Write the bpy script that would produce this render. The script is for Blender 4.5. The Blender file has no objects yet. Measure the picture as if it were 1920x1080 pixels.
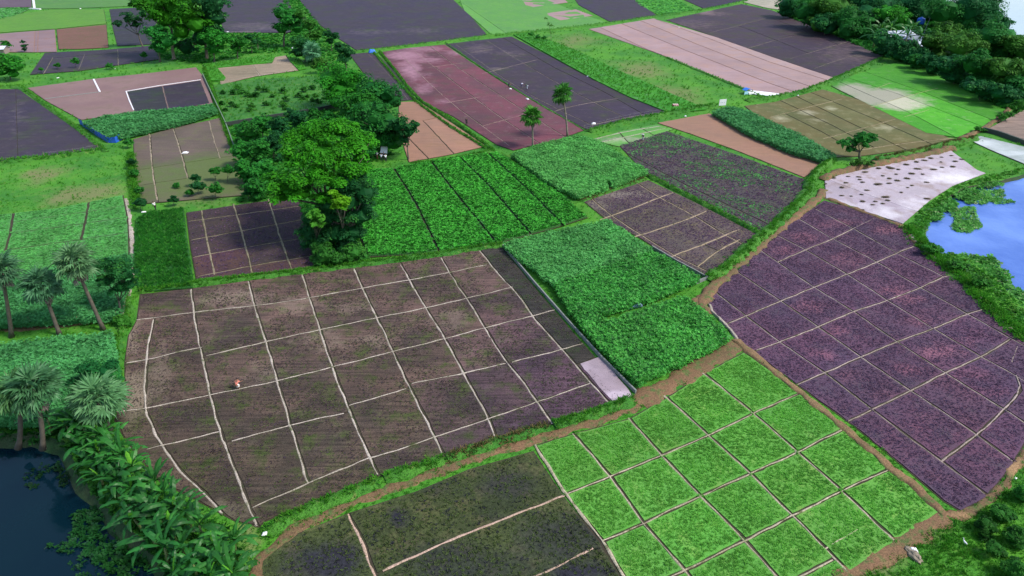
import bpy, bmesh, math, random
import numpy as np
from mathutils import Vector, Matrix, noise
from mathutils.geometry import delaunay_2d_cdt
R = math.radians
random.seed(7); RNG = np.random.default_rng(11)
scene = bpy.context.scene
C = scene.collection

# ------------------------------------------------------------------ camera, sky, sun, exposure
CAM_H, F_PX, TANP = 45.0, 1250.0, 0.6
PITCH = math.atan(TANP)
cam = bpy.data.cameras.new('camera'); cam_o = bpy.data.objects.new('camera', cam); C.objects.link(cam_o)
cam_o.location = (0, 0, CAM_H); cam_o.rotation_euler = (R(90) - PITCH, 0, 0)
cam.sensor_width = 36; cam.lens = 36 * F_PX / 1920; cam.clip_start = 0.5; cam.clip_end = 6000
scene.camera = cam_o
SUN_EL, SUN_AZ = 50, 104          # azimuth measured from the view direction (+Y) towards the right (+X)
world = bpy.data.worlds.new('World'); scene.world = world; world.use_nodes = True
wn = world.node_tree; bg = wn.nodes['Background']
sky = wn.nodes.new('ShaderNodeTexSky'); sky.sky_type = 'NISHITA'; sky.sun_disc = False
sky.sun_elevation = R(SUN_EL); sky.sun_rotation = R(SUN_AZ); sky.air_density = 1.3; sky.dust_density = 1.5; sky.ozone_density = 2.0
wn.links.new(sky.outputs[0], bg.inputs[0]); bg.inputs[1].default_value = 0.14
sl = bpy.data.lights.new('sun', 'SUN'); sl.energy = 2.7; sl.angle = R(11); sl.color = (1, .94, .84)
so = bpy.data.objects.new('sun', sl); C.objects.link(so)
sd = Vector((math.sin(R(SUN_AZ)) * math.cos(R(SUN_EL)), math.cos(R(SUN_AZ)) * math.cos(R(SUN_EL)), math.sin(R(SUN_EL))))
so.rotation_euler = sd.to_track_quat('Z', 'Y').to_euler()
vs = scene.view_settings; vs.view_transform = 'Standard'; vs.look = 'None'; vs.exposure = 0.6; vs.gamma = 1; vs.use_curve_mapping = False

# ------------------------------------------------------------------ geometry helpers
sp, cp = math.sin(PITCH), math.cos(PITCH)
def ray(px, py):
    x = (px - 960) / F_PX; y = -(py - 540) / F_PX
    return Vector((x, cp + y * sp, -sp + y * cp))
def at(px, py, z=0.0):
    d = ray(px, py); t = (z - CAM_H) / d.z
    return Vector((d.x * t, d.y * t, z))
def at_plane(px, py, Y):
    d = ray(px, py); t = Y / d.y
    return Vector((d.x * t, Y, CAM_H + d.z * t))
def ppm(py):                                   # pixels per metre across, at ground row py
    v = (py - 540) / F_PX
    return F_PX * (sp + v * cp) / CAM_H
def proj(p):
    dz = p[2] - CAM_H; f = p[1] * cp - dz * sp; u = p[1] * sp + dz * cp
    return 960 + F_PX * p[0] / f, 540 - F_PX * u / f
def tag(o, label=None, cat=None, group=None, kind=None):
    if label: o['label'] = label
    if cat: o['category'] = cat
    if group: o['group'] = group
    if kind: o['kind'] = kind
    return o
def link(o, parent=None):
    C.objects.link(o)
    if parent: o.parent = parent
    return o
def empty(name, loc=(0, 0, 0), rz=0):
    o = bpy.data.objects.new(name, None); o.location = loc; o.rotation_euler = (0, 0, rz); o.empty_display_size = .3
    return link(o)
def mesh_np(name, V, faces, mat, parent=None, attr=None, smooth=False):
    """V (n,3); faces list of int arrays (k,m) with a constant m each"""
    me = bpy.data.meshes.new(name)
    V = np.asarray(V, dtype=np.float32)
    if not isinstance(faces, list): faces = [faces]
    faces = [np.asarray(f, dtype=np.int32) for f in faces if len(f)]
    me.vertices.add(len(V)); me.vertices.foreach_set('co', V.ravel())
    loops = np.concatenate([f.ravel() for f in faces]) if faces else np.zeros(0, np.int32)
    tot = np.concatenate([np.full(len(f), f.shape[1], np.int32) for f in faces]) if faces else np.zeros(0, np.int32)
    me.loops.add(len(loops)); me.loops.foreach_set('vertex_index', loops)
    me.polygons.add(len(tot)); me.polygons.foreach_set('loop_start', np.concatenate([[0], np.cumsum(tot)[:-1]]).astype(np.int32))
    me.update(calc_edges=True)
    me.polygons.foreach_set('use_smooth', np.full(len(tot), smooth, bool))
    if attr:
        for k, a in attr.items():
            at_ = me.attributes.new(k, 'FLOAT', 'POINT'); at_.data.foreach_set('value', np.asarray(a, np.float32))
    me.materials.append(mat)
    return link(bpy.data.objects.new(name, me), parent)
def mesh_py(name, V, Fs, mat, parent=None, smooth=False, mats=None):
    me = bpy.data.meshes.new(name); me.from_pydata([tuple(v) for v in V], [], Fs); me.materials.append(mat)
    me.polygons.foreach_set('use_smooth', [smooth] * len(me.polygons))
    return link(bpy.data.objects.new(name, me), parent)
def area(poly): return .5 * sum(a[0] * b[1] - b[0] * a[1] for a, b in zip(poly, poly[1:] + poly[:1]))
def inpoly(P, poly):
    x, y = P[:, 0], P[:, 1]; ins = np.zeros(len(P), bool); n = len(poly); j = n - 1
    for i in range(n):
        xi, yi = poly[i][0], poly[i][1]; xj, yj = poly[j][0], poly[j][1]
        if yi != yj:
            ins ^= ((yi > y) != (yj > y)) & (x < (xj - xi) * (y - yi) / (yj - yi) + xi)
        j = i
    return ins
def sample_poly(poly, dens):
    xs = [p[0] for p in poly]; ys = [p[1] for p in poly]
    n = int((max(xs) - min(xs)) * (max(ys) - min(ys)) * dens)
    if n < 1: return np.zeros((0, 2))
    P = np.stack([RNG.uniform(min(xs), max(xs), n), RNG.uniform(min(ys), max(ys), n)], 1)
    return P[inpoly(P, poly)]
def nz(P, s, seed=0):                           # cheap smooth pseudo noise, -1..1, on (n,2) arrays
    x, y = P[:, 0] * s + seed * 7.3, P[:, 1] * s - seed * 3.1
    return (np.sin(x * 1.3 + 1.7 * np.sin(y * .9)) + np.sin(y * 1.7 - 1.3 * np.sin(x * 1.1 + 2)) + np.sin((x + y) * 2.3 + np.sin(x * 2.9)) * .6) / 2.6
def resample(P, step):
    out = [P[0].copy()]
    for a, b in zip(P, P[1:]):
        n = max(1, int((b - a).length / step))
        for k in range(1, n + 1): out.append(a.lerp(b, k / n))
    return out
def smooth_line(P, it=1):
    for _ in range(it):
        Q = [P[0]]
        for a, b in zip(P, P[1:]): Q += [a.lerp(b, .25), a.lerp(b, .75)]
        P = Q + [P[-1]]
    return P
def cdt(poly, lines, pts, holes=()):
    """triangulate polygon with constraint lines, extra points and holes (all 2d)"""
    vs_, es, fs = [], [], []
    fs.append(list(range(len(poly)))); vs_ += [Vector(p[:2]) for p in poly]
    for h in holes:
        b = len(vs_); vs_ += [Vector(p[:2]) for p in h]; fs.append(list(range(b, b + len(h))))
    for l in lines:
        b = len(vs_); vs_ += [Vector(p[:2]) for p in l]; es += [(b + i, b + i + 1) for i in range(len(l) - 1)]
    vs_ += [Vector(p) for p in pts]
    fs = [f if area([vs_[k] for k in f]) > 0 else f[::-1] for f in fs]
    ov, oe, of, _, oei, ofi = delaunay_2d_cdt(vs_, es, fs, 0, 1e-5, True)
    ce = np.array([[sum(ov[k].x for k in t) / len(t), sum(ov[k].y for k in t) / len(t)] for t in of]) if of else np.zeros((0, 2))
    kp = inpoly(ce, poly) if len(of) else []
    for h in holes: kp &= ~inpoly(ce, h)
    tr = [t if area([ov[k] for k in t]) > 0 else t[::-1] for t, k in zip(of, kp) if k]
    return ov, oe, tr, oei
def cells(poly, lines):
    ov, oe, tr, oei = cdt(poly, lines, [])
    bar = set(tuple(sorted(e)) for e, ids in zip(oe, oei) if len(ids))
    em = {}
    for i, t in enumerate(tr):
        for a, b in zip(t, t[1:] + t[:1]): em.setdefault(tuple(sorted((a, b))), []).append(i)
    seen = set(); out = []
    for i in range(len(tr)):
        if i in seen: continue
        st = [i]; seen.add(i); reg = []
        while st:
            k = st.pop(); reg.append(k); t = tr[k]
            for a, b in zip(t, t[1:] + t[:1]):
                e = tuple(sorted((a, b)))
                if e in bar: continue
                for q in em[e]:
                    if q not in seen: seen.add(q); st.append(q)
        he = set()
        for k in reg:
            t = tr[k]
            for a, b in zip(t, t[1:] + t[:1]): he.add((a, b))
        nxt = {}
        for a, b in he:
            if (b, a) not in he: nxt.setdefault(a, []).append(b)
        if not nxt: continue
        best = None
        while nxt:
            s = next(iter(nxt)); loop = [s]; cur = s
            while cur in nxt:
                n_ = nxt[cur].pop()
                if not nxt[cur]: del nxt[cur]
                if n_ == s: break
                loop.append(n_); cur = n_
            pl = [ov[k] for k in loop]
            if best is None or abs(area(pl)) > abs(area(best)): best = pl
        if area(best) < 0: best.reverse()
        out.append(best)
    return out
def simplify(poly, d=.05):
    out = []
    for p in poly:
        if not out or (p - out[-1]).length > d: out.append(p)
    if len(out) > 1 and (out[0] - out[-1]).length < d: out.pop()
    return out
def inset(poly, d):
    n = len(poly); out = []
    for i in range(n):
        a, b, c = poly[i - 1], poly[i], poly[(i + 1) % n]
        e1 = (b - a).normalized(); e2 = (c - b).normalized()
        n1 = Vector((-e1.y, e1.x)); n2 = Vector((-e2.y, e2.x)); m = n1 + n2
        if m.length < 1e-3: m = n1.copy()
        m.normalize(); k = max(.35, m.dot(n1)); out.append(b + m * min(d / k, 2.2 * d))
    return out
def tube(V, Fs, pts, rad, seg=6, cap=True):
    base = len(V); n = len(pts); up0 = None
    for i, p in enumerate(pts):
        t = (pts[min(i + 1, n - 1)] - pts[max(i - 1, 0)]).normalized()
        u = t.cross(Vector((0, 1, 0.123))).normalized() if up0 is None else (up0 - t * up0.dot(t)).normalized()
        up0 = u; w = t.cross(u)
        for k in range(seg):
            a = 2 * math.pi * k / seg; V.append(p + (u * math.cos(a) + w * math.sin(a)) * rad[i])
    for i in range(n - 1):
        for k in range(seg):
            a = base + i * seg + k; b = base + i * seg + (k + 1) % seg
            Fs.append((a, b, b + seg, a + seg))
    if cap:
        Fs.append(tuple(base + (n - 1) * seg + k for k in range(seg))); Fs.append(tuple(base + k for k in reversed(range(seg))))
def box(V, Fs, c, s, rz=0, tilt=None):
    b = len(V); M = Matrix.Rotation(rz, 3, 'Z')
    if tilt is not None: M = M @ tilt
    for x in (-.5, .5):
        for y in (-.5, .5):
            for z in (-.5, .5): V.append(Vector(c) + M @ Vector((x * s[0], y * s[1], z * s[2])))
    for f in ((0, 1, 3, 2), (4, 6, 7, 5), (0, 4, 5, 1), (2, 3, 7, 6), (0, 2, 6, 4), (1, 5, 7, 3)): Fs.append(tuple(b + i for i in f))
def euler_mats(ax, ay, az):
    cx, sx, cy, sy, cz, sz = np.cos(ax), np.sin(ax), np.cos(ay), np.sin(ay), np.cos(az), np.sin(az)
    M = np.empty((len(az), 3, 3))
    M[:, 0, 0] = cz * cy; M[:, 0, 1] = cz * sy * sx - sz * cx; M[:, 0, 2] = cz * sy * cx + sz * sx
    M[:, 1, 0] = sz * cy; M[:, 1, 1] = sz * sy * sx + cz * cx; M[:, 1, 2] = sz * sy * cx - cz * sx
    M[:, 2, 0] = -sy; M[:, 2, 1] = cy * sx; M[:, 2, 2] = cy * cx
    return M
def scatter(name, P, tmpl, scale, mat, parent=None, tilt=.25, rnd=None, kind='stuff', M=None):
    """P (n,3) positions, tmpl (verts, quads): joined into one mesh with a per-plant random attribute"""
    n = len(P)
    if n == 0: return None
    TV, TF = tmpl; TV = np.asarray(TV, float); TF = np.asarray(TF, int)
    if M is None: M = euler_mats(RNG.normal(0, tilt, n), RNG.normal(0, tilt, n), RNG.uniform(0, 6.283, n))
    V = np.einsum('nij,kj->nki', M, TV) * scale[:, None, None] + P[:, None, :]
    Fc = TF[None] + (np.arange(n) * len(TV))[:, None, None]
    r = RNG.uniform(0, 1, n) if rnd is None else rnd
    o = mesh_np(name, V.reshape(-1, 3), Fc.reshape(-1, TF.shape[1]), mat, parent, {'rnd': np.repeat(r, len(TV))})
    if kind: o['kind'] = kind
    return o
def rosette(n, tilt, L=1.0, W=.45, seed=0, bend=.25):
    rs = random.Random(seed); V, Fq = [], []
    for k in range(n):
        a = 2 * math.pi * k / n + rs.uniform(-.4, .4); t = tilt + rs.uniform(-.25, .25); l = L * rs.uniform(.75, 1.15)
        d = Vector((math.cos(a), math.sin(a), 0)); s = Vector((-math.sin(a), math.cos(a), 0))
        p0 = d * .05; p1 = d * l * .55 * math.cos(t) + Vector((0, 0, l * .55 * math.sin(t))); p2 = p1 + d * l * .5 * math.cos(t - bend) + Vector((0, 0, l * .5 * math.sin(t - bend)))
        b = len(V); w = W * l * .5
        V += [p0, p1 - s * w, p2, p1 + s * w]; Fq.append((b, b + 1, b + 2, b + 3))
    return [tuple(v) for v in V], Fq
LEAF1 = ([(-.5, 0, 0), (0, -.3, .04), (.55, 0, -.05), (0, .3, .04)], [(0, 1, 2, 3)])
TUFT = rosette(5, 1.0, 1, .22, 1); ROS = rosette(5, .6, 1, .55, 2); ROSF = rosette(4, .25, 1, .75, 3, .4); BIG = rosette(6, .5, 1, .7, 5, .6)

# ------------------------------------------------------------------ materials
def newmat(name):
    m = bpy.data.materials.new(name); m.use_nodes = True; nt = m.node_tree
    return m, nt, nt.nodes['Principled BSDF']
def N(nt, t, **k):
    n = nt.nodes.new(t)
    for a, b in k.items():
        if a.startswith('i_'): n.inputs[a[2:].replace('_', ' ')].default_value = b
        else: setattr(n, a, b)
    return n
def col(c): return (c[0], c[1], c[2], 1)
def mixc(nt, fac, a, b, mode='MIX'):
    n = N(nt, 'ShaderNodeMix', data_type='RGBA', blend_type=mode)
    for sock, v in ((n.inputs[0], fac), (n.inputs[6], a), (n.inputs[7], b)):
        if isinstance(v, bpy.types.NodeSocket): nt.links.new(v, sock)
        elif isinstance(v, (int, float)): sock.default_value = v
        else: sock.default_value = col(v)
    return n.outputs[2]
def mrange(nt, v, a, b, c=0., d=1.):
    n = N(nt, 'ShaderNodeMapRange'); nt.links.new(v, n.inputs[0])
    for i, x in enumerate((a, b, c, d)): n.inputs[i + 1].default_value = x
    return n.outputs[0]
def noise_n(nt, vec, scale, detail=3, rough=.6):
    n = N(nt, 'ShaderNodeTexNoise'); n.inputs['Scale'].default_value = scale; n.inputs['Detail'].default_value = detail; n.inputs['Roughness'].default_value = rough
    nt.links.new(vec, n.inputs['Vector']); return n.outputs['Fac']
def ground_mat(name, c1, c2, c3=None, patch=None, rows=None, rough=.9, large=.09, mid=.6, fine=7., grain=.45, bump=.35, spec=.3, f3=(.5, .68), objcol=True, rowamp=.25, psoft=.42):
    m, nt, b = newmat(name)
    pos = N(nt, 'ShaderNodeNewGeometry').outputs['Position']
    oi = N(nt, 'ShaderNodeObjectInfo')
    L = mrange(nt, noise_n(nt, pos, large, 4), .38, .62)
    c = mixc(nt, L, c1, c2)
    Mn = noise_n(nt, pos, mid, 5, .65)
    if c3: c = mixc(nt, mrange(nt, Mn, *f3), c, c3)
    c = mixc(nt, 1., c, mixc(nt, Mn, (.72, .72, .72), (1.28, 1.28, 1.28)), 'MULTIPLY')
    Fn = noise_n(nt, pos, fine, 3, .7)
    v = mrange(nt, Fn, .3, .7, 1 - grain, 1 + grain)
    c = mixc(nt, 1., c, v, 'MULTIPLY')
    if rows is not None:
        mp = N(nt, 'ShaderNodeMapping'); mp.inputs['Rotation'].default_value = (0, 0, -rows); mp.inputs['Scale'].default_value = (.16, 3.4, 1)
        nt.links.new(pos, mp.inputs['Vector'])
        c = mixc(nt, 1., c, mrange(nt, noise_n(nt, mp.outputs[0], 1, 3, .7), .35, .65, 1 - rowamp, 1 + rowamp), 'MULTIPLY')
    if patch:
        a = N(nt, 'ShaderNodeAttribute', attribute_name='patch')
        ad = N(nt, 'ShaderNodeMath', operation='ADD'); nt.links.new(a.outputs['Fac'], ad.inputs[0])
        nt.links.new(mrange(nt, noise_n(nt, pos, .5, 6, .7), .25, .75, -.38, .38), ad.inputs[1])
        pc = mixc(nt, 1., patch, v, 'MULTIPLY')
        c = mixc(nt, mrange(nt, ad.outputs[0], .5 - psoft, .5 + psoft), c, pc)
    if objcol: c = mixc(nt, 1., c, oi.outputs['Color'], 'MULTIPLY')
    nt.links.new(c, b.inputs['Base Color'])
    b.inputs['Specular IOR Level'].default_value = spec
    nt.links.new(mrange(nt, Mn, .3, .7, max(.05, rough - .12), min(1, rough + .08)), b.inputs['Roughness'])
    bp = N(nt, 'ShaderNodeBump'); bp.inputs['Strength'].default_value = bump; bp.inputs['Distance'].default_value = .12
    nt.links.new(Fn, bp.inputs['Height']); nt.links.new(bp.outputs[0], b.inputs['Normal'])
    return m
def leaf_mat(name, c1, c2, c3=None, f3=.75, trans=.3, rough=.6, spec=.12, large=.25):
    """c1..c2 picked per leaf; c3 for a few leaves"""
    m, nt, b = newmat(name)
    a = N(nt, 'ShaderNodeAttribute', attribute_name='rnd').outputs['Fac']
    pos = N(nt, 'ShaderNodeNewGeometry').outputs['Position']
    oi = N(nt, 'ShaderNodeObjectInfo')
    c = mixc(nt, a, c1, c2)
    if c3: c = mixc(nt, mrange(nt, a, f3, min(1, f3 + .12)), c, c3)
    c = mixc(nt, 1., c, mrange(nt, noise_n(nt, pos, large, 3), .3, .7, .72, 1.28), 'MULTIPLY')
    c = mixc(nt, 1., c, oi.outputs['Color'], 'MULTIPLY')
    nt.links.new(c, b.inputs['Base Color']); b.inputs['Roughness'].default_value = rough; b.inputs['Specular IOR Level'].default_value = spec
    tr = N(nt, 'ShaderNodeBsdfTranslucent'); nt.links.new(c, tr.inputs[0])
    mx = N(nt, 'ShaderNodeMixShader'); mx.inputs[0].default_value = trans
    nt.links.new(b.outputs[0], mx.inputs[1]); nt.links.new(tr.outputs[0], mx.inputs[2])
    nt.links.new(mx.outputs[0], nt.nodes['Material Output'].inputs[0])
    return m
def plain(name, c, rough=.7, var=.2, scale=6., metal=0.):
    m, nt, b = newmat(name)
    pos = N(nt, 'ShaderNodeTexCoord').outputs['Object']
    cc = mixc(nt, 1., c, mrange(nt, noise_n(nt, pos, scale, 4), .3, .7, 1 - var, 1 + var), 'MULTIPLY')
    nt.links.new(cc, b.inputs['Base Color']); b.inputs['Roughness'].default_value = rough; b.inputs['Metallic'].default_value = metal
    return m
def water_mat(name, c1, c2, rough=.06, wave=.02):
    m, nt, b = newmat(name)
    pos = N(nt, 'ShaderNodeNewGeometry').outputs['Position']
    nt.links.new(mixc(nt, mrange(nt, noise_n(nt, pos, .06, 4), .35, .65), c1, c2), b.inputs['Base Color'])
    b.inputs['Roughness'].default_value = rough; b.inputs['IOR'].default_value = 1.33
    bp = N(nt, 'ShaderNodeBump'); bp.inputs['Strength'].default_value = wave; bp.inputs['Distance'].default_value = .2
    nt.links.new(noise_n(nt, pos, 1.5, 3), bp.inputs['Height']); nt.links.new(bp.outputs[0], b.inputs['Normal'])
    return m
M = {}
M['ground'] = ground_mat('grass_ground', (.032, .165, .014), (.065, .24, .014), (.10, .20, .03), patch=(.15, .17, .06), f3=(.55, .75), grain=.4, objcol=False)
M['soil'] = ground_mat('furrow_soil', (.040, .030, .020), (.055, .045, .028), (.03, .045, .015), grain=.3, objcol=False)
M['ridge'] = ground_mat('dry_ridge_soil', (.42, .36, .31), (.30, .26, .205), (.10, .11, .05), grain=.5, mid=.9, f3=(.54, .68), objcol=True)
M['path'] = ground_mat('dirt_path', (.19, .105, .055), (.13, .085, .042), (.07, .11, .03), grain=.45, mid=1.2, f3=(.5, .64), patch=(.3, .18, .09))
M['grassbund'] = ground_mat('grass_bund', (.028, .14, .014), (.055, .19, .018), (.12, .15, .04), f3=(.58, .72), mid=1.2, grain=.5, bump=.8)
# plot surfaces -------------------------------------------------------------------------------
def ang(a, b): p, q = at(*a), at(*b); return math.atan2(q.y - p.y, q.x - p.x)
rowA = math.atan2(at(700, 600).y - at(480, 640).y, at(700, 600).x - at(480, 640).x)
M['mulch'] = ground_mat('mulched_brown_plot', (.105, .066, .056), (.050, .036, .032), (.048, .062, .018), rows=rowA, grain=.55, mid=.45, f3=(.5, .66), large=.13, rowamp=.38, patch=(.20, .155, .125), fine=9)
M['purple'] = ground_mat('purple_amaranth_plot', (.075, .043, .078), (.104, .047, .080), (.062, .047, .064), patch=(.21, .085, .12), grain=.6, large=.12, mid=.35, f3=(.5, .7), fine=10)
M['lime'] = ground_mat('lime_seedling_plot', (.095, .27, .04), (.085, .28, .04), (.15, .25, .055), grain=.3, fine=10, mid=.4, f3=(.52, .75))
M['weedy'] = ground_mat('weedy_dark_plot', (.052, .068, .020), (.028, .040, .014), (.085, .085, .032), patch=(.018, .018, .026), grain=.6, large=.12, mid=.5, f3=(.5, .68), fine=5)
M['smallpurple'] = ground_mat('brown_purple_plot', (.095, .062, .068), (.075, .062, .05), (.105, .085, .05), grain=.5, mid=.4, f3=(.5, .7), patch=(.22, .18, .15))
M['slate'] = ground_mat('wet_slate_plot', (.036, .026, .048), (.040, .029, .040), (.036, .042, .030), grain=.3, large=.05, mid=.16, rough=.75, spec=.25, f3=(.5, .66), patch=(.15, .12, .13), bump=.15, rows=ang((855, 84), (1030, 198)), rowamp=.2)
M['slategreen'] = ground_mat('dark_moist_plot', (.036, .044, .036), (.045, .048, .040), (.03, .05, .03), grain=.3, rough=.6, patch=(.10, .095, .085), mid=.4)
M['maroon'] = ground_mat('maroon_plot', (.145, .042, .060), (.100, .042, .055), (.080, .050, .045), grain=.3, mid=.25, f3=(.5, .7), patch=(.33, .17, .22), rows=ang((805, 87), (957, 192)), rowamp=.15)
M['terra'] = ground_mat('bare_terracotta_plot', (.29, .15, .10), (.255, .14, .095), (.23, .13, .08), grain=.14, rows=ang((1283, 226), (1440, 290)), rowamp=.1, mid=.2, rough=.8, bump=.12, patch=(.34, .16, .10))
M['pink'] = ground_mat('bare_pink_plot', (.32, .215, .215), (.29, .19, .185), (.30, .185, .155), grain=.12, mid=.2, rows=ang((1125, 52), (1428, 174)), rowamp=.1, rough=.75, bump=.12)
M['mauve'] = ground_mat('bare_mauve_plot', (.205, .125, .12), (.18, .105, .105), (.15, .10, .085), grain=.12, mid=.2, rough=.8, bump=.12)
M['brownbed'] = ground_mat('brown_tilled_plot', (.125, .088, .075), (.098, .075, .058), (.10, .10, .045), grain=.2, mid=.3, patch=(.085, .115, .035), rows=.15, rowamp=.12, f3=(.52, .75))
M['tanbed'] = ground_mat('tan_tilled_plot', (.27, .21, .145), (.22, .18, .12), grain=.2, rows=.1, rowamp=.25)
M['redbed'] = ground_mat('red_brown_plot', (.17, .075, .06), (.14, .07, .05), (.10, .08, .04), grain=.15, rows=R(80), rowamp=.15)
M['olive'] = ground_mat('olive_brown_plot', (.115, .095, .032), (.095, .10, .034), (.125, .115, .05), grain=.16, mid=.25, patch=(.30, .28, .18), bump=.15)
M['rice'] = ground_mat('bright_rice_plot', (.045, .25, .012), (.065, .30, .014), (.03, .18, .012), grain=.22, mid=.3, f3=(.48, .7), patch=(.36, .35, .28), large=.05)
M['palegreen'] = ground_mat('pale_green_plot', (.085, .25, .05), (.10, .28, .045), (.08, .20, .06), grain=.12, mid=.3, bump=.2, patch=(.32, .30, .24))
M['vegbed'] = ground_mat('leafy_green_plot', (.08, .25, .07), (.07, .22, .05), grain=.4)
M['pale'] = ground_mat('pale_dry_plot', (.40, .33, .38), (.36, .30, .335), (.26, .20, .195), grain=.18, mid=.35, f3=(.5, .66), patch=(.62, .57, .60), bump=.2)
M['greywet'] = ground_mat('grey_wet_plot', (.26, .28, .27), (.30, .33, .30), (.36, .38, .38), grain=.08, rough=.35, spec=.5, patch=(.5, .52, .53), mid=.15)
M['pinkwet'] = ground_mat('wet_pink_plot', (.30, .225, .245), (.26, .20, .215), grain=.06, rough=.3, spec=.5, patch=(.44, .35, .39), bump=.05)
M['plough'] = ground_mat('ploughed_brown_plot', (.24, .17, .145), (.20, .145, .12), grain=.25, rows=R(-30), rowamp=.3)
M['darkgrass'] = ground_mat('rank_grass', (.012, .085, .012), (.02, .11, .014), (.03, .14, .02), grain=.5, bump=.9, mid=1)
M['orchardgrass'] = ground_mat('orchard_grass', (.025, .13, .018), (.04, .17, .018), (.07, .16, .03), grain=.4, mid=.5)
# leaves
M['lf_purple'] = leaf_mat('purple_leaves', (.125, .078, .142), (.080, .056, .098), (.19, .095, .145), large=.35)
M['lf_lime'] = leaf_mat('lime_leaves', (.12, .40, .055), (.18, .46, .07), (.09, .33, .045), f3=.85, trans=.5)
M['lf_trellis'] = leaf_mat('vine_leaves', (.09, .38, .08), (.15, .48, .14), (.04, .20, .04), f3=.76, trans=.35)
M['lf_trellis2'] = leaf_mat('glossy_vine_leaves', (.045, .33, .03), (.10, .46, .05), (.02, .14, .015), f3=.72, trans=.25, rough=.5, spec=.25)
M['lf_pump'] = leaf_mat('gourd_leaves', (.045, .31, .03), (.08, .42, .045), (.02, .13, .016), f3=.72, trans=.25)
M['lf_veg'] = leaf_mat('leafy_vegetable_leaves', (.085, .34, .08), (.12, .42, .09), (.05, .2, .04), f3=.78)
M['lf_mulch'] = leaf_mat('small_weed_leaves', (.060, .040, .058), (.062, .055, .032), (.060, .085, .026), f3=.72, large=.3, trans=.1)
M['lf_weedy'] = leaf_mat('weed_leaves', (.045, .065, .02), (.06, .095, .024), (.022, .024, .030), f3=.7, large=.3, trans=.1)
M['lf_grass'] = leaf_mat('grass_blades', (.045, .22, .018), (.08, .30, .02), (.12, .26, .035), f3=.85, trans=.35)
M['lf_dry'] = leaf_mat('dry_grass_blades', (.22, .17, .07), (.13, .13, .04), (.06, .12, .025), f3=.7)
M['lf_rank'] = leaf_mat('rank_grass_blades', (.016, .14, .016), (.035, .21, .020), (.08, .32, .04), f3=.85, trans=.3)
M['lf_tree'] = leaf_mat('tree_leaves', (.018, .15, .018), (.040, .23, .022), (.010, .075, .014), f3=.75)
M['lf_treedark'] = leaf_mat('dark_tree_leaves', (.007, .068, .018), (.018, .11, .024), (.035, .16, .025), f3=.85)
M['lf_treebright'] = leaf_mat('bright_tree_leaves', (.035, .24, .008), (.065, .34, .012), (.018, .13, .008), f3=.75, trans=.35)
M['lf_yellow'] = leaf_mat('yellow_green_leaves', (.12, .38, .012), (.17, .45, .02), (.06, .25, .012), f3=.75, trans=.4)
M['lf_olive'] = leaf_mat('olive_tree_leaves', (.04, .16, .018), (.075, .22, .024), (.016, .08, .014), f3=.7)
M['lf_shrub'] = leaf_mat('shrub_leaves', (.022, .13, .016), (.045, .19, .022), (.012, .07, .012), f3=.75)
M['lf_weed'] = leaf_mat('pond_weed_leaves', (.07, .26, .05), (.12, .36, .08), (.3, .38, .22), f3=.88)
M['bark'] = plain('bark', (.10, .085, .065), .9, .35, 3)
M['palebark'] = plain('pale_bark', (.19, .165, .13), .9, .35, 3)

# ------------------------------------------------------------------ ground, ponds and river
POND_L = [(-500, 812), (0, 812), (70, 806), (118, 826), (140, 868), (176, 915), (215, 965), (262, 1008), (310, 1060), (370, 1130), (420, 1240), (380, 1400), (-500, 1400)]
POND_R = [(1935, 322), (1880, 338), (1848, 342), (1805, 352), (1772, 372), (1748, 395), (1733, 418), (1728, 440), (1742, 462), (1770, 474), (1805, 478), (1838, 492), (1862, 515), (1888, 548), (1925, 575), (2000, 640), (2200, 820), (2700, 800), (2700, 330), (2100, 305)]
RIVER = [(1385, -60), (1560, -38), (1700, -8), (1768, 14), (1822, 40), (1868, 66), (1930, 112), (2010, 175), (2150, 250), (2700, 300), (3800, 300), (3800, -180), (1300, -180)]
ponds = [[at(*p).to_2d() for p in q] for q in (POND_L, POND_R, RIVER)]
def wobble(poly, step, amp):
    P = [Vector((p[0], p[1], 0)) for p in poly]; Q = resample(P + [P[0]], step)[:-1]
    out = []
    for i, p in enumerate(Q):
        n = noise.noise_vector(Vector((p.x * .35, p.y * .35, 3))) * amp
        out.append(Vector((p.x + n.x, p.y + n.y)))
    return out
ponds = [wobble(ponds[0], .8, .5), wobble(ponds[1], 1.1, .8), wobble(ponds[2], 6, 1.2)]
PATCH_GROUND = [(72, 331, 36, 9, 1), (165, 362, 55, 13, 1), (205, 352, 35, 8, .9), (110, 374, 34, 7, .9), (1075, 78, 26, 9, .8), (1205, 135, 40, 13, .9), (1255, 172, 45, 12, .85), (1310, 186, 32, 8, .7), (1100, 70, 30, 8, .6),
                (400, 375, 75, 8, .5), (1745, 950, 16, 10, .8), (1650, 1050, 55, 12, 1), (1600, 1075, 60, 14, 1), (1705, 1010, 45, 10, .8), (1690, 1040, 16, 22, .8), (1740, 985, 30, 12, .8), (470, 1000, 20, 40, .8)]
def patch_val(p, patches):
    if not patches: return 0.
    x, y = proj(p); v = 0.
    for (a, b, rx, ry, k) in patches:
        d = math.hypot((x - a) / rx, (y - b) / ry)
        if d < 1.5: v = max(v, k * min(1, (1.5 - d) / .8))
    return v
gb = [(-1200, -300), (1200, -300), (6000, 2900), (-2500, 2900)]
gp = []
for j in range(0, 70):
    yy = -30 + j * 17
    for i in range(0, 70):
        p = at(-120 + i * 31 + random.uniform(-8, 8), yy + random.uniform(-5, 5))
        gp.append((p.x, p.y))
gp = np.array(gp)
keep = np.ones(len(gp), bool)
for q in ponds: keep &= ~inpoly(gp, q)
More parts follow.
